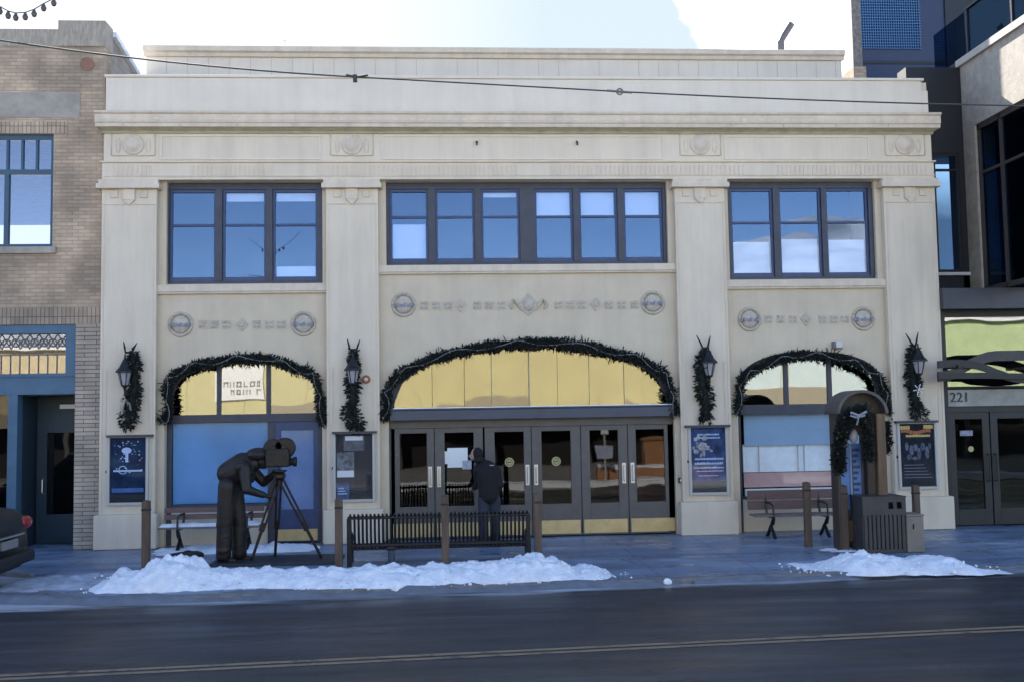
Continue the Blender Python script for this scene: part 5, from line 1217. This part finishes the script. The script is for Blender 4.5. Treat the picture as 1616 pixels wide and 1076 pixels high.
# ---------------------------------------------------------------- wooden wall benches
def wall_bench(pl, pr, zback0, zback1, zseat, label, legs, y=-.75, snow=False):
    x0, x1 = FX(pl, 820, y), FX(pr, 820, y)
    t_ = thing('wooden_bench', label, 'bench', ((x0+x1)/2, y, 0), 'wooden slat benches against the theatre')
    zm = (zback0+zback1)/2
    for (a_, b_) in ((zback0, zm-.015), (zm+.015, zback1)): MB().prismx([(y+.30, a_), (y+.34, a_), (y+.36, b_), (y+.32, b_)], x0, x1).build('back_slat', woodslat, t_, bevel=.006)
    for k in range(3): MB().box(x0, x1, y-.15+k*.14, y-.03+k*.14, zseat-.035, zseat).build('seat_slat', mat('grey_brown_slat', (.20, .15, .13), .65, var=.3, vscale=8), t_, bevel=.006)
    for px_ in legs:
        x = FX(px_, 830, y); l_ = MB()
        l_.tube([(x, y-.13, zseat-.05), (x, y-.05, zseat-.16), (x, y+.05, .2), (x, y-.13, .04), (x, y-.18, .0)], [.03, .04, .032, .035, .03], 8)
        l_.tube([(x, y+.05, .2), (x, y+.22, .04), (x, y+.28, 0)], .03, 8); l_.tube([(x, y-.14, zseat-.05), (x, y+.26, zseat-.06), (x, y+.34, zback1-.02)], .022, 8)
        l_.tube([(x, y-.14, zseat-.03), (x, y-.12, zseat+.16), (x, y+.1, zseat+.2), (x, y+.32, zseat+.18)], .018, 8)
        l_.build('iron_leg', black, t_)
    if snow:
        V = []; F = []; nx = 60
        for i in range(nx+1):
            for j in range(7):
                x = x0+.02+(x1-x0-.04)*i/nx; yy = y-.13+.38*j/6; e = 1 if 0 < j < 6 and 0 < i < nx else 0
                V.append((x, yy, zseat+.002+e*(.04+.03*mnoise.noise(Vector((x*4, yy*6, 1))))))
        for i in range(nx):
            for j in range(6): a = i*7+j; F.append((a, a+7, a+8, a+1))
        MB().add(V, F).build('snow_layer', snowm, t_, smooth=True)
    return t_
wall_bench(252, 412, at(330, 818, -.42).z, at(330, 803, -.42).z+.04, at(330, 829, -.75).z, 'wooden bench with snowy seat under the blue window, behind the statue', (283, 392), snow=True)
wall_bench(1189, 1326, at(1250, 802, -.42).z, at(1250, 772, -.42).z, at(1250, 810, -.75).z, 'red-brown slatted bench under the right arch window', (1218, 1303))

# ---------------------------------------------------------------- bronze cameraman and his camera
YS = gnd(365, 888).y
def S(px, py, dy=0): 
    q = at(px, py, YS); return Vector((q.x, YS+dy, q.z))
base0, base1 = S(338, 889), S(540, 889)
st = thing('bronze_cameraman', 'dark bronze statue of a capped man bending to look into a film camera', 'statue', (S(365, 888).x, YS, 0))
b = MB()
hipL, hipR = S(362, 766, -.11), S(366, 766, .11)
kL, kR = S(357, 826, -.12), S(374, 826, .13); fL, fR = S(355, 878, -.12), S(375, 878, .14)
for h_, k_, f_ in ((hipL, kL, fL), (hipR, kR, fR)):
    b.capsule(h_, k_, .125, .088); b.capsule(k_, f_, .085, .052); b.capsule(f_+Vector((0, 0, -.03)), f_+Vector((.17, 0, -.05)), .05, .04)
pel = S(364, 764); wst = S(358, 746)+Vector((.03, 0, 0)); chest = S(384, 735); neckb = S(402, 728); hd_ = S(413, 727)
b.ell(pel, (.17, .19, .15)); b.capsule(pel, wst, .165, .16); b.capsule(wst, chest, .165, .18); b.capsule(chest, S(397, 732), .18, .14)
b.capsule(chest+Vector((.02, -.16, .0)), chest+Vector((.02, .16, .0)), .11, .11)
b.capsule(neckb, hd_, .068, .06)
# head in profile, bowed to the eyepiece
b.ell(hd_, (.105, .078, .125)); b.ell(hd_+Vector((.035, 0, -.06)), (.07, .058, .07)); b.capsule(hd_+Vector((.10, 0, -.0)), hd_+Vector((.125, 0, -.03)), .012, .018)
b.ell(hd_+Vector((.085, 0, -.075)), (.02, .028, .012)); b.ell(hd_+Vector((-.01, -.078, -.01)), (.022, .012, .035)); b.ell(hd_+Vector((-.01, .078, -.01)), (.022, .012, .035)); b.ell(hd_+Vector((.082, -.035, .025)), (.012, .015, .01)); b.ell(hd_+Vector((.082, .035, .025)), (.012, .015, .01))
def hand(b, w_, dirv, side, curl=.6, s_=1.0):
    dirv = dirv.normalized(); up_ = Vector((0, 0, 1)); lat = dirv.cross(up_).normalized()*side; nrm = lat.cross(dirv)*side; dn = -up_
    pc = w_+dirv*.05*s_; b.capsule(w_, pc, .028*s_, .034*s_); b.capsule(pc-lat*.022*s_, pc+lat*.022*s_+dirv*.012*s_, .02*s_, .02*s_)
    for k, (o_, l_) in enumerate(((-.032, .055), (-.011, .068), (.011, .063), (.032, .048))):
        r1 = pc+lat*o_*s_+dirv*.025*s_; r2 = r1+(dirv*(1-curl*.4)+dn*curl*.6).normalized()*l_*.5*s_; r3 = r2+(dirv*(1-curl)+dn*curl).normalized()*l_*.35*s_; r4 = r3+(dirv*(-.2*curl+.3)+dn*curl).normalized()*l_*.25*s_
        b.capsule(r1, r2, .010*s_, .0095*s_, 8); b.capsule(r2, r3, .0095*s_, .0085*s_, 8); b.capsule(r3, r4, .0085*s_, .007*s_, 8)
    t0 = w_-lat*.028*s_+dirv*.015*s_; t1 = t0-lat*.022*s_+dirv*.03*s_+dn*.01*s_; t2 = t1+dirv*.03*s_+dn*.012*s_
    b.capsule(t0, t1, .014*s_, .011*s_, 8); b.capsule(t1, t2, .011*s_, .009*s_, 8)
# arm nearest the street reaches down and forward to the pan handle, far arm up to the crank
shN, shF = chest+Vector((.06, -.20, -.02)), chest+Vector((.06, .20, -.02))
elN, wrN = S(394, 770, -.26), S(424, 781, -.16)
elF, wrF = S(412, 762, .24), S(434, 746, .13)
for a_, e_, w_ in ((shN, elN, wrN), (shF, elF, wrF)): b.capsule(a_, e_, .075, .058); b.capsule(e_, w_, .055, .036)
hand(b, wrN, Vector((1, .1, -.1)), 1, .8, 1.1); hand(b, wrF, Vector((1, -.2, .5)), -1, .8, 1.1)
union(b, 'body', bronze, st, .011, 2)
b = MB()   # baggy trousers
for h_, k_, f_, dy in ((hipL, kL, fL, -1), (hipR, kR, fR, 1)):
    b.capsule(h_, k_, .158, .128); b.capsule(k_, f_+Vector((0, 0, .03)), .124, .120)
    for q in range(9):
        v = k_.lerp(f_, q/9); b.ell(v+Vector((random.uniform(-.03, .03), random.uniform(-.03, .03), 0)), (.108, .108, .07+.03*random.random()))
b.ell(pel, (.185, .205, .15)); union(b, 'trousers', bronze, st, .014, 2)
b = MB()   # loose jacket
b.capsule(pel+Vector((0, 0, .06)), wst, .175, .175); b.capsule(wst, chest, .19, .225); b.capsule(chest, S(400, 731), .215, .13); b.ell(S(388, 752), (.16, .19, .13)); b.capsule(shN, elN, .098, .078); b.capsule(elN, elN.lerp(wrN, .8), .074, .055); b.capsule(shF, elF, .098, .078); b.capsule(elF, elF.lerp(wrF, .8), .074, .055)
b.capsule(chest+Vector((.02, -.18, 0)), chest+Vector((.02, .18, 0)), .115, .115)
for q in range(7): b.ell(chest.lerp(pel, q/7)+Vector((.10, -.1+.03*q, -.12)), (.09, .12, .035))
union(b, 'jacket', bronze, st, .013, 2)
b = MB(); b.ell(hd_+Vector((-.055, 0, .105)), (.20, .17, .115)); b.ell(hd_+Vector((.10, 0, .045)), (.10, .085, .018)); b.ell(hd_+Vector((-.10, 0, .05)), (.085, .11, .07)); union(b, 'flat_cap', bronze, st, .01, 2)
tag(MB().prismz([(base0.x, YS-.42), (base1.x, YS-.42), (base1.x, YS+.5), (base0.x, YS+.5)], -.003, .045).build('statue_plinth', mat('dark_plinth', (.02, .024, .034), .55, var=.3, vscale=5), bevel=.008), 'low dark slab under the bronze figure and tripod', 'plinth')
fc = thing('film_camera', 'dark bronze old film camera with twin film reels on a wooden-style tripod', 'film camera', (S(437, 888).x, YS, .045))
cc = S(441, 722)
b = MB(); b.box(cc.x-.20, cc.x+.17, YS-.15, YS+.15, cc.z-.14, cc.z+.15); b.build('camera_box', bronze, fc, bevel=.02)
for px_, py_, r_ in ((432, 708, .165), (450, 706, .165)):
    q = S(px_, py_); m_ = MB(); m_.lathe((q.x, YS, q.z), [(r_*.3, -.085), (r_*.35, -.07), (r_*.9, -.07), (r_, -.055), (r_, .055), (r_*.9, .07), (r_*.3, .075)], 28, 'y'); m_.build('film_magazine', bronze, fc)
b = MB(); q = S(456, 728); b.lathe((q.x, YS, q.z), [(.06, 0), (.06, .06), (.075, .07), (.085, .12), (.07, .12), (.05, .08)], 18, 'x'); b.build('lens', bronze, fc)
b = MB(); q = S(424, 728); b.tube([(q.x, YS-.02, q.z), (q.x-.07, YS-.02, q.z-.005)], .03, 10); b.build('eyepiece', bronze, fc)
b = MB(); b.tube([(cc.x-.05, YS+.13, cc.z-.05), (cc.x-.05, YS+.2, cc.z-.05), (cc.x-.05, YS+.2, cc.z-.16), (cc.x-.05, YS+.26, cc.z-.16)], .012, 6); b.build('crank', bronze, fc)
ap = S(441, 748)
b = MB(); b.lathe((ap.x, YS, ap.z), [(.06, -.09), (.10, -.05), (.10, .0), (.07, .03), (.12, .05), (.12, .07)], 16); b.tube([(ap.x-.05, YS-.05, ap.z+.02), S(425, 780, -.13)], .014, 6); b.build('tripod_head', bronze, fc)
for fx_, fy_, dy in ((399, 884, -.12), (429, 878, .32), (508, 884, -.02)):
    ft = S(fx_, fy_, 0); ft = Vector((ft.x, YS+dy, .045)); tp = Vector((ap.x, YS, ap.z-.04))
    l_ = MB(); dr = (ft-tp).normalized(); sd = dr.cross(Vector((0, 1, 0))).normalized()*.035
    l_.tube([tp-sd, ft.lerp(tp, .35)-sd*.8], .018, 6); l_.tube([tp+sd, ft.lerp(tp, .35)+sd*.8], .018, 6); l_.tube([ft.lerp(tp, .45), ft.lerp(tp, .02)], [.028, .022], 8); l_.tube([ft.lerp(tp, .03), ft], [.03, .012], 8)
    l_.tube([ft.lerp(tp, .36)-sd*1.3, ft.lerp(tp, .36)+sd*1.3], .02, 6); l_.build('tripod_leg', bronze, fc)

# ---------------------------------------------------------------- person at the doors, seen from behind
YP = -.75
def Q(px, py, dy=0):
    q = at(px, py, YP); return Vector((q.x, YP+dy, q.z))
pt = thing('person', 'person in black hooded jacket and slate trousers stooping at the second theatre door', 'person', (Q(770, 862).x, YP, 0))
b = MB(); pel = Q(772, 783); fzA = Vector((pel.x-.10, YP-.02, .06)); fzB = Vector((pel.x+.12, YP+.12, .06))
for dx, k_, f_ in ((-.09, Vector((pel.x-.11, YP-.06, .48)), fzA), (.09, Vector((pel.x+.10, YP+.03, .48)), fzB)):
    b.capsule(pel+Vector((dx, 0, -.05)), k_, .09, .06); b.capsule(k_, f_, .058, .042); b.capsule(f_+Vector((0, 0, -.01)), f_+Vector((-.09, .12, -.02)), .04, .035)
ch = Q(768, 742); nk = Q(758, 727); he = Q(750, 717)
b.ell(pel, (.15, .12, .13)); b.capsule(pel, ch, .13, .15); b.capsule(ch+Vector((-.13, 0, .02)), ch+Vector((.13, 0, .0)), .08, .08); b.capsule(ch, nk, .10, .055); b.capsule(nk, he, .052, .05)
b.ell(he, (.082, .10, .115)); b.ell(he+Vector((-.05, .03, -.045)), (.045, .05, .055)); b.capsule(he+Vector((-.085, .04, .0)), he+Vector((-.11, .05, -.02)), .011, .015, 8)
b.ell(he+Vector((-.085, .04, -.055)), (.012, .022, .01)); b.ell(he+Vector((-.075, .0, .02)), (.012, .014, .01)); b.ell(he+Vector((.005, -.095, -.01)), (.02, .012, .032))
sL, sR = ch+Vector((-.17, 0, .0)), ch+Vector((.18, 0, -.02)); eL, eR = Q(755, 762, .14), Q(788, 765, -.02); wL, wR = Q(748, 772, .30), Q(783, 785, .10)
for a_, e_, w_ in ((sL, eL, wL), (sR, eR, wR)): b.capsule(a_, e_, .052, .042); b.capsule(e_, w_, .042, .028)
hand(b, wL, Vector((-.3, 1, 0)), 1, .5); hand(b, wR, Vector((-.2, .3, -1)), -1, .5)
union(b, 'body', skin, pt, .009, 2)
b = MB(); b.capsule(pel+Vector((0, 0, .03)), ch, .185, .19); b.capsule(ch+Vector((-.12, 0, .02)), ch+Vector((.13, 0, .0)), .115, .115); b.capsule(ch, nk, .15, .09)
for a_, e_, w_ in ((sL, eL, wL), (sR, eR, wR)): b.capsule(a_, e_, .082, .070); b.capsule(e_, e_.lerp(w_, .85), .068, .052)
for q in range(6): b.ell(pel.lerp(ch, q/6)+Vector((0, 0, .02)), (.195-.01*(q % 2), .165, .045))
union(b, 'jacket', jacket, pt, .012, 2)
b = MB(); b.ell(he+Vector((.045, -.03, .01)), (.10, .11, .125)); b.ell(he+Vector((.06, -.03, -.09)), (.10, .11, .07)); union(b, 'hood', jacket, pt, .01, 2)
b = MB()
for dx, k_, f_ in ((-.09, Vector((pel.x-.11, YP-.06, .48)), fzA), (.09, Vector((pel.x+.10, YP+.03, .48)), fzB)):
    b.capsule(pel+Vector((dx, 0, -.05)), k_, .115, .09); b.capsule(k_, f_+Vector((0, 0, .06)), .09, .08)
b.ell(pel, (.165, .135, .13)); union(b, 'trousers', trouser, pt, .012, 2)
b = MB()
for f_ in (fzA, fzB): b.capsule(f_+Vector((.01, -.03, -.01)), f_+Vector((-.10, .14, -.02)), .055, .045); b.capsule(f_, f_+Vector((0, 0, .10)), .055, .058)
union(b, 'boots', black, pt, .01, 2)
pp = Q(727, 717, .9)
b = Q(775, 729); MB().box(b.x-.035, b.x+.04, YP-.215, YP-.17, b.z-.05, b.z-.035).build('jacket_logo', mat('logo_grey', (.35, .35, .37), .6), pt)
# papers taped inside the second door
nx = (FX(702, 740, YA)+FX(748, 740, YA))/2
no = thing('door_notice', 'white papers taped to the glass of the second door from the left', 'notice', (nx, YA-.002, FZ(720)))
a0, a1 = FX(706, 720, YA), FX(738, 720, YA)
MB().box(a0, a1, YA-.006, YA-.003, FZ(737, 725, YA), FZ(706, 725, YA)).build('sheet', whitep, no); MB().box(a0-.05, a0+.16, YA-.0095, YA-.0062, FZ(731, 725, YA), FZ(711, 725, YA)).build('sheet', whitep, no); MB().box(a1-.10, a1+.07, YA-.0125, YA-.0098, FZ(740, 725, YA), FZ(726, 725, YA)).build('sheet', mat('grey_sheet', (.45, .46, .48), .7, var=.4, vscale=14), no)

# ---------------------------------------------------------------- round-topped kiosk, its garland, bin and box
YK = gnd(1360, 868).y
def K(px, py, dy=0):
    q = at(px, py, YK); return Vector((q.x, YK+dy, q.z))
kk = thing('street_kiosk', 'round-topped timber kiosk with blue poster panel and grey arched hood', 'kiosk', (K(1360, 868).x, YK, 0))
kx0, kx1 = K(1322, 750).x, K(1397, 750).x; px0_, px1_ = K(1371, 750).x, K(1397, 750).x
zs_ = K(1360, 652).z; za_ = K(1360, 615).z
MB().box(px0_+.12, px1_, YK-.10, YK+.32, -.02, zs_).build('post', kwood, kk, bevel=.02); MB().box(px0_-.02, px0_+.12, YK-.02, YK+.30, -.02, zs_-.1).build('post', mat('kiosk_dark_timber', (.06, .042, .03), .65, var=.4, vscale=7, stretch=(1, 1, .15)), kk, bevel=.015)
MB().box(kx0, kx0+.055, YK+.0, YK+.30, -.02, zs_).build('post', mat('kiosk_dark_timber', (.06, .042, .03), .65), kk, bevel=.01)
b = MB(); N_ = 22; xm = (kx0+kx1)/2; R_ = (kx1-kx0)/2+.03
def arc(rr, zz, y0, y1, th, mb):
    for k in range(N_):
        a0, a1 = math.pi*k/N_, math.pi*(k+1)/N_
        P_ = lambda r_, a: (xm+r_*math.cos(a), zs_+(r_)*math.sin(a)*zz)
        mb.prism([P_(rr, a0), P_(rr, a1), P_(rr-th, a1), P_(rr-th, a0)], y0, y1)
zz = (za_-zs_)/R_
arc(R_, zz, YK-.16, YK+.42, .05, b); b.build('hood', hoodm, kk, smooth=False)
b = MB(); pts = [(xm+(R_-.05)*math.cos(math.pi*k/N_), zs_+(R_-.05)*zz*math.sin(math.pi*k/N_)) for k in range(N_+1)]; b.prism(pts, YK+.05, YK+.25); b.box(kx0+.1, px0_, YK+.05, YK+.25, zs_-.35, zs_); b.build('header', mat('kiosk_dark_timber', (.06, .042, .03), .65), kk)
b = MB(); b.ell((K(1346, 688).x, YK-.02, K(1346, 688).z), (.075, .06, .12)); b.build('globe_lamp', lampg, kk, smooth=True)
ix0, ix1 = K(1329, 700).x, K(1362, 700).x
MB().box(ix0, ix1, YK+.12, YK+.16, K(1345, 804).z, K(1345, 700).z).build('poster_panel', mat('kiosk_blue', (.085, .19, .45), .4, var=.35, vscale=3), kk)
b = MB(); b.box(ix0-.04, ix0, YK+.10, YK+.17, K(1345, 810).z, K(1345, 697).z); b.box(ix1, ix1+.04, YK+.10, YK+.17, K(1345, 810).z, K(1345, 697).z); b.box(ix0, ix1, YK+.10, YK+.17, K(1345, 812).z, K(1345, 804).z); b.build('panel_frame', winframe, kk)
xq = K(1344, 700).x; MB().box(xq, xq+.03, YK+.105, YK+.118, K(1345, 800).z, K(1345, 701).z).build('panel_stripe', mat('panel_pale', (.22, .27, .38), .5), kk)
b = MB()
for k in range(9):
    zq = K(1350, 712+k*9).z; b.box(xq+.05, ix1-.02-.03*(k % 3), YK+.108, YK+.119, zq, zq+.045)
b.box(xq+.042, xq+.05, YK+.108, YK+.119, K(1350, 784).z, K(1350, 708).z); b.build('panel_lettering', mat('panel_navy', (.02, .035, .10), .5), kk)
MB().box(kx0+.1, px0_, YK+.05, YK+.28, .15, K(1345, 822).z).build('base_panel', kwood, kk)
gp = [(1318, 742), (1316, 722), (1318, 700), (1321, 682), (1328, 664), (1342, 652), (1358, 650)]
gs = MB(); P_ = [K(a, b_, -.2) for a, b_ in gp]; spikes(gs, P_, [.04, .06, .06, .07, .08, .08, .08], 2000, (.05, .12), (.010, .022), 44, .2)
g = thing('fir_garland', 'fir garland hanging down the arched front of the round-topped kiosk', 'garland', tuple(P_[0]))
P2 = [K(a, b_, .1) for a, b_ in [(1401, 664), (1404, 680), (1404, 700), (1401, 716)]]; spikes(gs, P2, [.02, .03, .035, .02], 300, (.05, .11), (.010, .02), 45, .2)
P3 = [K(a, b_, -.14) for a, b_ in [(1358, 648), (1365, 675), (1366, 700), (1367, 725)]]; spikes(gs, P3, [.05, .05, .045, .03], 500, (.05, .11), (.010, .02), 46, .3)
gs.build('foliage', needles, g, fix=False)
MB().tube(P_, .045, 8).tube(P2, .035, 8).tube(P3, .035, 8).build('core', needles, g)
b = MB(); q = K(1343, 655, -.32); b.tube([q+Vector((-.13, 0, .05)), q, q+Vector((.13, 0, .06))], .022, 6); b.tube([q+Vector((-.14, 0, .0)), q+Vector((-.05, 0, -.03)), q+Vector((.10, 0, .0))], .018, 6); b.tube([q, q+Vector((-.04, 0, -.15))], .016, 6)
b.build('bow', mat('silver_ribbon', (.25, .27, .31), .4), g)
b = MB(); rnd = random.Random(8)
for k in range(26):
    c_ = random.Random(k).choice(P_+P2); b.ell(c_+Vector((rnd.gauss(0, .06), -.09, rnd.gauss(0, .06))), (.018, .014, .022), 6, 4)
b.build('bauble', mat('dull_bauble', (.07, .05, .025), .4, metal=.4), g)
# slatted bin
yb_ = gnd(1396, 876).y+.25
def Bn(px, py): return at(px, py, yb_)
x0, x1 = Bn(1364, 850).x, Bn(1430, 850).x; zt_ = Bn(1396, 812).z; zh = Bn(1396, 785).z
xm = (x0+x1)/2; w2 = (x1-x0)/2
bn = thing('litter_bin', 'dark slatted metal litter bin with hooded top beside the kiosk', 'litter bin', (xm, yb_+w2, 0))
b = MB()
for k in range(10):
    for (fx0, fy0, dx_, dy_) in ((x0, yb_, 1, 0), (x0, yb_+2*w2, 1, 0), (x0, yb_, 0, 1), (x1, yb_, 0, 1)):
        u = (k+.5)/10*2*w2; cx, cy = fx0+dx_*u, fy0+dy_*u; b.box(cx-.024*(dx_ or .35), cx+.024*(dx_ or .35), cy-.024*(dy_ or .35), cy+.024*(dy_ or .35), .06, zt_)
b.build('slat', canm, bn)
b = MB().box(x0+.02, x1-.02, yb_+.02, yb_+2*w2-.02, .08, zt_-.02); b.build('liner', interior, bn)
b = MB(); hx = [x0-.012, x0+(x1-x0)*.60, x0+(x1-x0)*.72, x0+(x1-x0)*.80, x0+(x1-x0)*.92, x1+.012]
z1_, z2_ = zt_+(zh-zt_)*.35, zt_+(zh-zt_)*.75
b.box(x0-.012, x1+.012, yb_-.015, yb_+.02, zt_, z1_); b.box(x0-.012, x1+.012, yb_-.015, yb_+.02, z2_, zh)
for a_, b2 in ((hx[0], hx[1]), (hx[2], hx[3]), (hx[4], hx[5])): b.box(a_, b2, yb_-.015, yb_+.02, z1_, z2_)
b.box(x0-.012, x0+.02, yb_+.02, yb_+2*w2, zt_, zh); b.box(x1-.02, x1+.012, yb_+.02, yb_+2*w2, zt_, zh); b.box(x0-.02, x1+.02, yb_-.02, yb_+2*w2+.02, zh, zh+.025); b.build('hood', canm, bn)
b = MB().box(x0-.005, x1+.005, yb_-.01, yb_+2*w2+.01, .0, .06); b.build('base_ring', canm, bn)
yb2 = gnd(1445, 876).y+.3
x0, x1 = at(1432, 840, yb2).x, at(1459, 840, yb2).x; zt_ = at(1445, 814, yb2).z
bxx = thing('utility_box', 'tan metal utility box standing right of the slatted bin', 'utility box', ((x0+x1)/2, yb2, 0))
MB().box(x0, x1, yb2, yb2+.4, 0, zt_).build('casing', boxm, bxx, bevel=.02); MB().box(x0-.01, x1+.01, yb2-.012, yb2+.41, zt_, zt_+.03).build('lid', boxm, bxx, bevel=.008); MB().tube([(x0+.10, yb2-.012, zt_-.12), (x0+.10, yb2-.012, zt_-.2)], .012, 6).build('handle', black, bxx)

# ---------------------------------------------------------------- overhead cables
def sag(p0, p1, s_, n_=24): return [p0.lerp(p1, k/n_)-Vector((0, 0, s_*4*(k/n_)*(1-k/n_))) for k in range(n_+1)]
YC = -9.0
a0 = at(-160, 38, YC); j1 = at(562, 122, YC); j2 = at(978, 145, YC); a3 = at(1800, 170, YC)
cb = thing('overhead_cable', 'dark spliced cable strung across in front of the theatre parapet', 'cable', tuple(j1))
m_ = MB(); m_.tube(sag(a0, j1, .07), .009, 6); m_.tube(sag(j1, j2, .0)+sag(j2, a3, .03), .008, 6); m_.build('wire', cableM, cb)
m_ = MB(); m_.box(j1.x-.03, j1.x+.01, YC-.02, YC+.02, j1.z-.05, j1.z+.02); m_.tube([j1+Vector((-.10, 0, .02)), j1, j1+Vector((.12, 0, .02))], .012, 6); m_.build('clamp', cableM, cb)
m_ = MB(); m_.torus((j2.x, YC, j2.z), .03, .009, 16, 6, 'y'); m_.tube([j2+Vector((-.13, 0, .01)), j2+Vector((.13, 0, -.01))], .013, 6); m_.build('clamp', mat('galvanised', (.13, .12, .12), .55), cb)
sl = thing('string_lights', 'string of small bulbs sagging in the top left corner of the sky', 'string lights', tuple(at(25, 22, -8)))
pts = [at(a, b_, -8) for a, b_ in ((-60, -30), (-20, -2), (0, 11), (13, 18), (25, 21), (40, 20), (54, 15), (69, 6), (85, -2), (110, -22), (150, -60))]
MB().tube(pts, .006, 5).build('wire', cableM, sl)
for q in pts[2:9]: MB().lathe((q.x, q.y, q.z-.05), [(.01, .05), (.018, .03), (.032, .0), (.022, -.03), (.004, -.04)], 8).build('bulb', mat('dark_bulb', (.06, .055, .06), .4), sl)

# ---------------------------------------------------------------- parked car, its tail end in view
cx_ = at(49, 870, -3.4).x; cy = -4.12; W2 = .90
cr_ = thing('parked_car', 'dark parked car with round-edged tail and red tail lamp at the left frame edge', 'car', (cx_-2.3, cy, ROAD))
prof = [(0.0, .40, .86, .84), (-.06, .28, 1.02, .90), (-.16, .24, 1.12, .91), (-.45, .22, 1.16, .91), (-1.0, .22, 1.16, .90), (-1.6, .22, 1.13, .90), (-3.0, .22, 1.05, .90), (-3.8, .24, .92, .88), (-4.3, .28, .82, .84), (-4.5, .36, .66, .74)]
V = []; F = []; ns = 16
for (dx_, zlo, zhi, hw) in prof:
    for k in range(ns):
        a = 2*math.pi*(k+.5)/ns; cxx, czz = math.cos(a), math.sin(a)
        sx_ = math.copysign(abs(cxx)**.38, cxx); sz_ = math.copysign(abs(czz)**.5, czz)
        taper = 1-.10*max(0, sz_)
        V.append((cx_+dx_-(.10*(abs(sx_)**6) if dx_ > -.3 else 0), cy+hw*sx_*taper, ROAD+(zlo+zhi)/2+(zhi-zlo)/2*sz_))
for i in range(len(prof)-1):
    for k in range(ns): F.append((i*ns+k, i*ns+(k+1) % ns, (i+1)*ns+(k+1) % ns, (i+1)*ns+k))
F.append(tuple(range(ns))); F.append(tuple(range((len(prof)-1)*ns, len(prof)*ns)))
bo = MB().add(V, F).build('body', carp, cr_, smooth=True)
m_ = MB(); cabin = [(-.45, 1.12), (-1.15, 1.52), (-2.6, 1.54), (-3.4, 1.0)]
m_.add([(cx_+x, cy+s*(.74 if z < 1.1 else .58), ROAD+z) for s in (-1, 1) for x, z in cabin], [(0, 1, 2, 3), (7, 6, 5, 4), (0, 4, 5, 1), (1, 5, 6, 2), (2, 6, 7, 3), (3, 7, 4, 0)]).build('cabin_glass', mat('car_glass', (.01, .012, .015), .08, spec=.8), cr_, bevel=.05)
m_ = MB(); m_.add([(cx_+x, cy+s*.57, ROAD+z) for s in (-1, 1) for x, z in [(-1.15, 1.525), (-1.2, 1.56), (-2.55, 1.58), (-2.6, 1.545)]], [(0, 1, 2, 3), (7, 6, 5, 4), (0, 4, 5, 1), (1, 5, 6, 2), (2, 6, 7, 3), (3, 7, 4, 0)]).build('roof_panel', carp, cr_)
tl = mat('tail_lamp', (.30, .012, .010), .25, coat=.5)
for s in (-1, 1):
    l_ = MB(); l_.ell((cx_-.085, cy+s*.66, ROAD+.90), (.10, .20, .10), 16, 10); l_.build('tail_lamp', tl, cr_, smooth=True)
    l_ = MB(); l_.ell((cx_-4.42, cy+s*.60, ROAD+.62), (.10, .16, .07), 14, 8); l_.build('headlamp', lampg, cr_, smooth=True)
    for wx_ in (-.95, -3.6):
        wv = MB(); wv.lathe((cx_+wx_, cy+s*.80, ROAD+.32), [(.30, -.11), (.33, -.09), (.33, .09), (.30, .11)], 28, 'y'); to = wv.build('wheel', tyrem, cr_)
        wv = MB(); wv.lathe((cx_+wx_, cy+s*.80, ROAD+.32), [(.0, -.10), (.05, -.118), (.19, -.10), (.21, -.118), (.21, .118), (.19, .10), (.05, .118), (0, .1)], 20, 'y'); wv.build('rim', chrome, to)
MB().box(cx_-.02, cx_+.012, cy-.30, cy+.22, ROAD+.60, ROAD+.72).build('number_plate', mat('plate_white', (.20, .20, .20), .5), cr_)
MB().box(cx_-.03, cx_+.022, cy-.45, cy+.42, ROAD+.755, ROAD+.78).build('chrome_strip', chrome, cr_)
MB().box(cx_-.12, cx_+.045, cy-.80, cy+.80, ROAD+.33, ROAD+.50).build('bumper', mat('bumper_black', (.012, .012, .013), .6), cr_, bevel=.05)
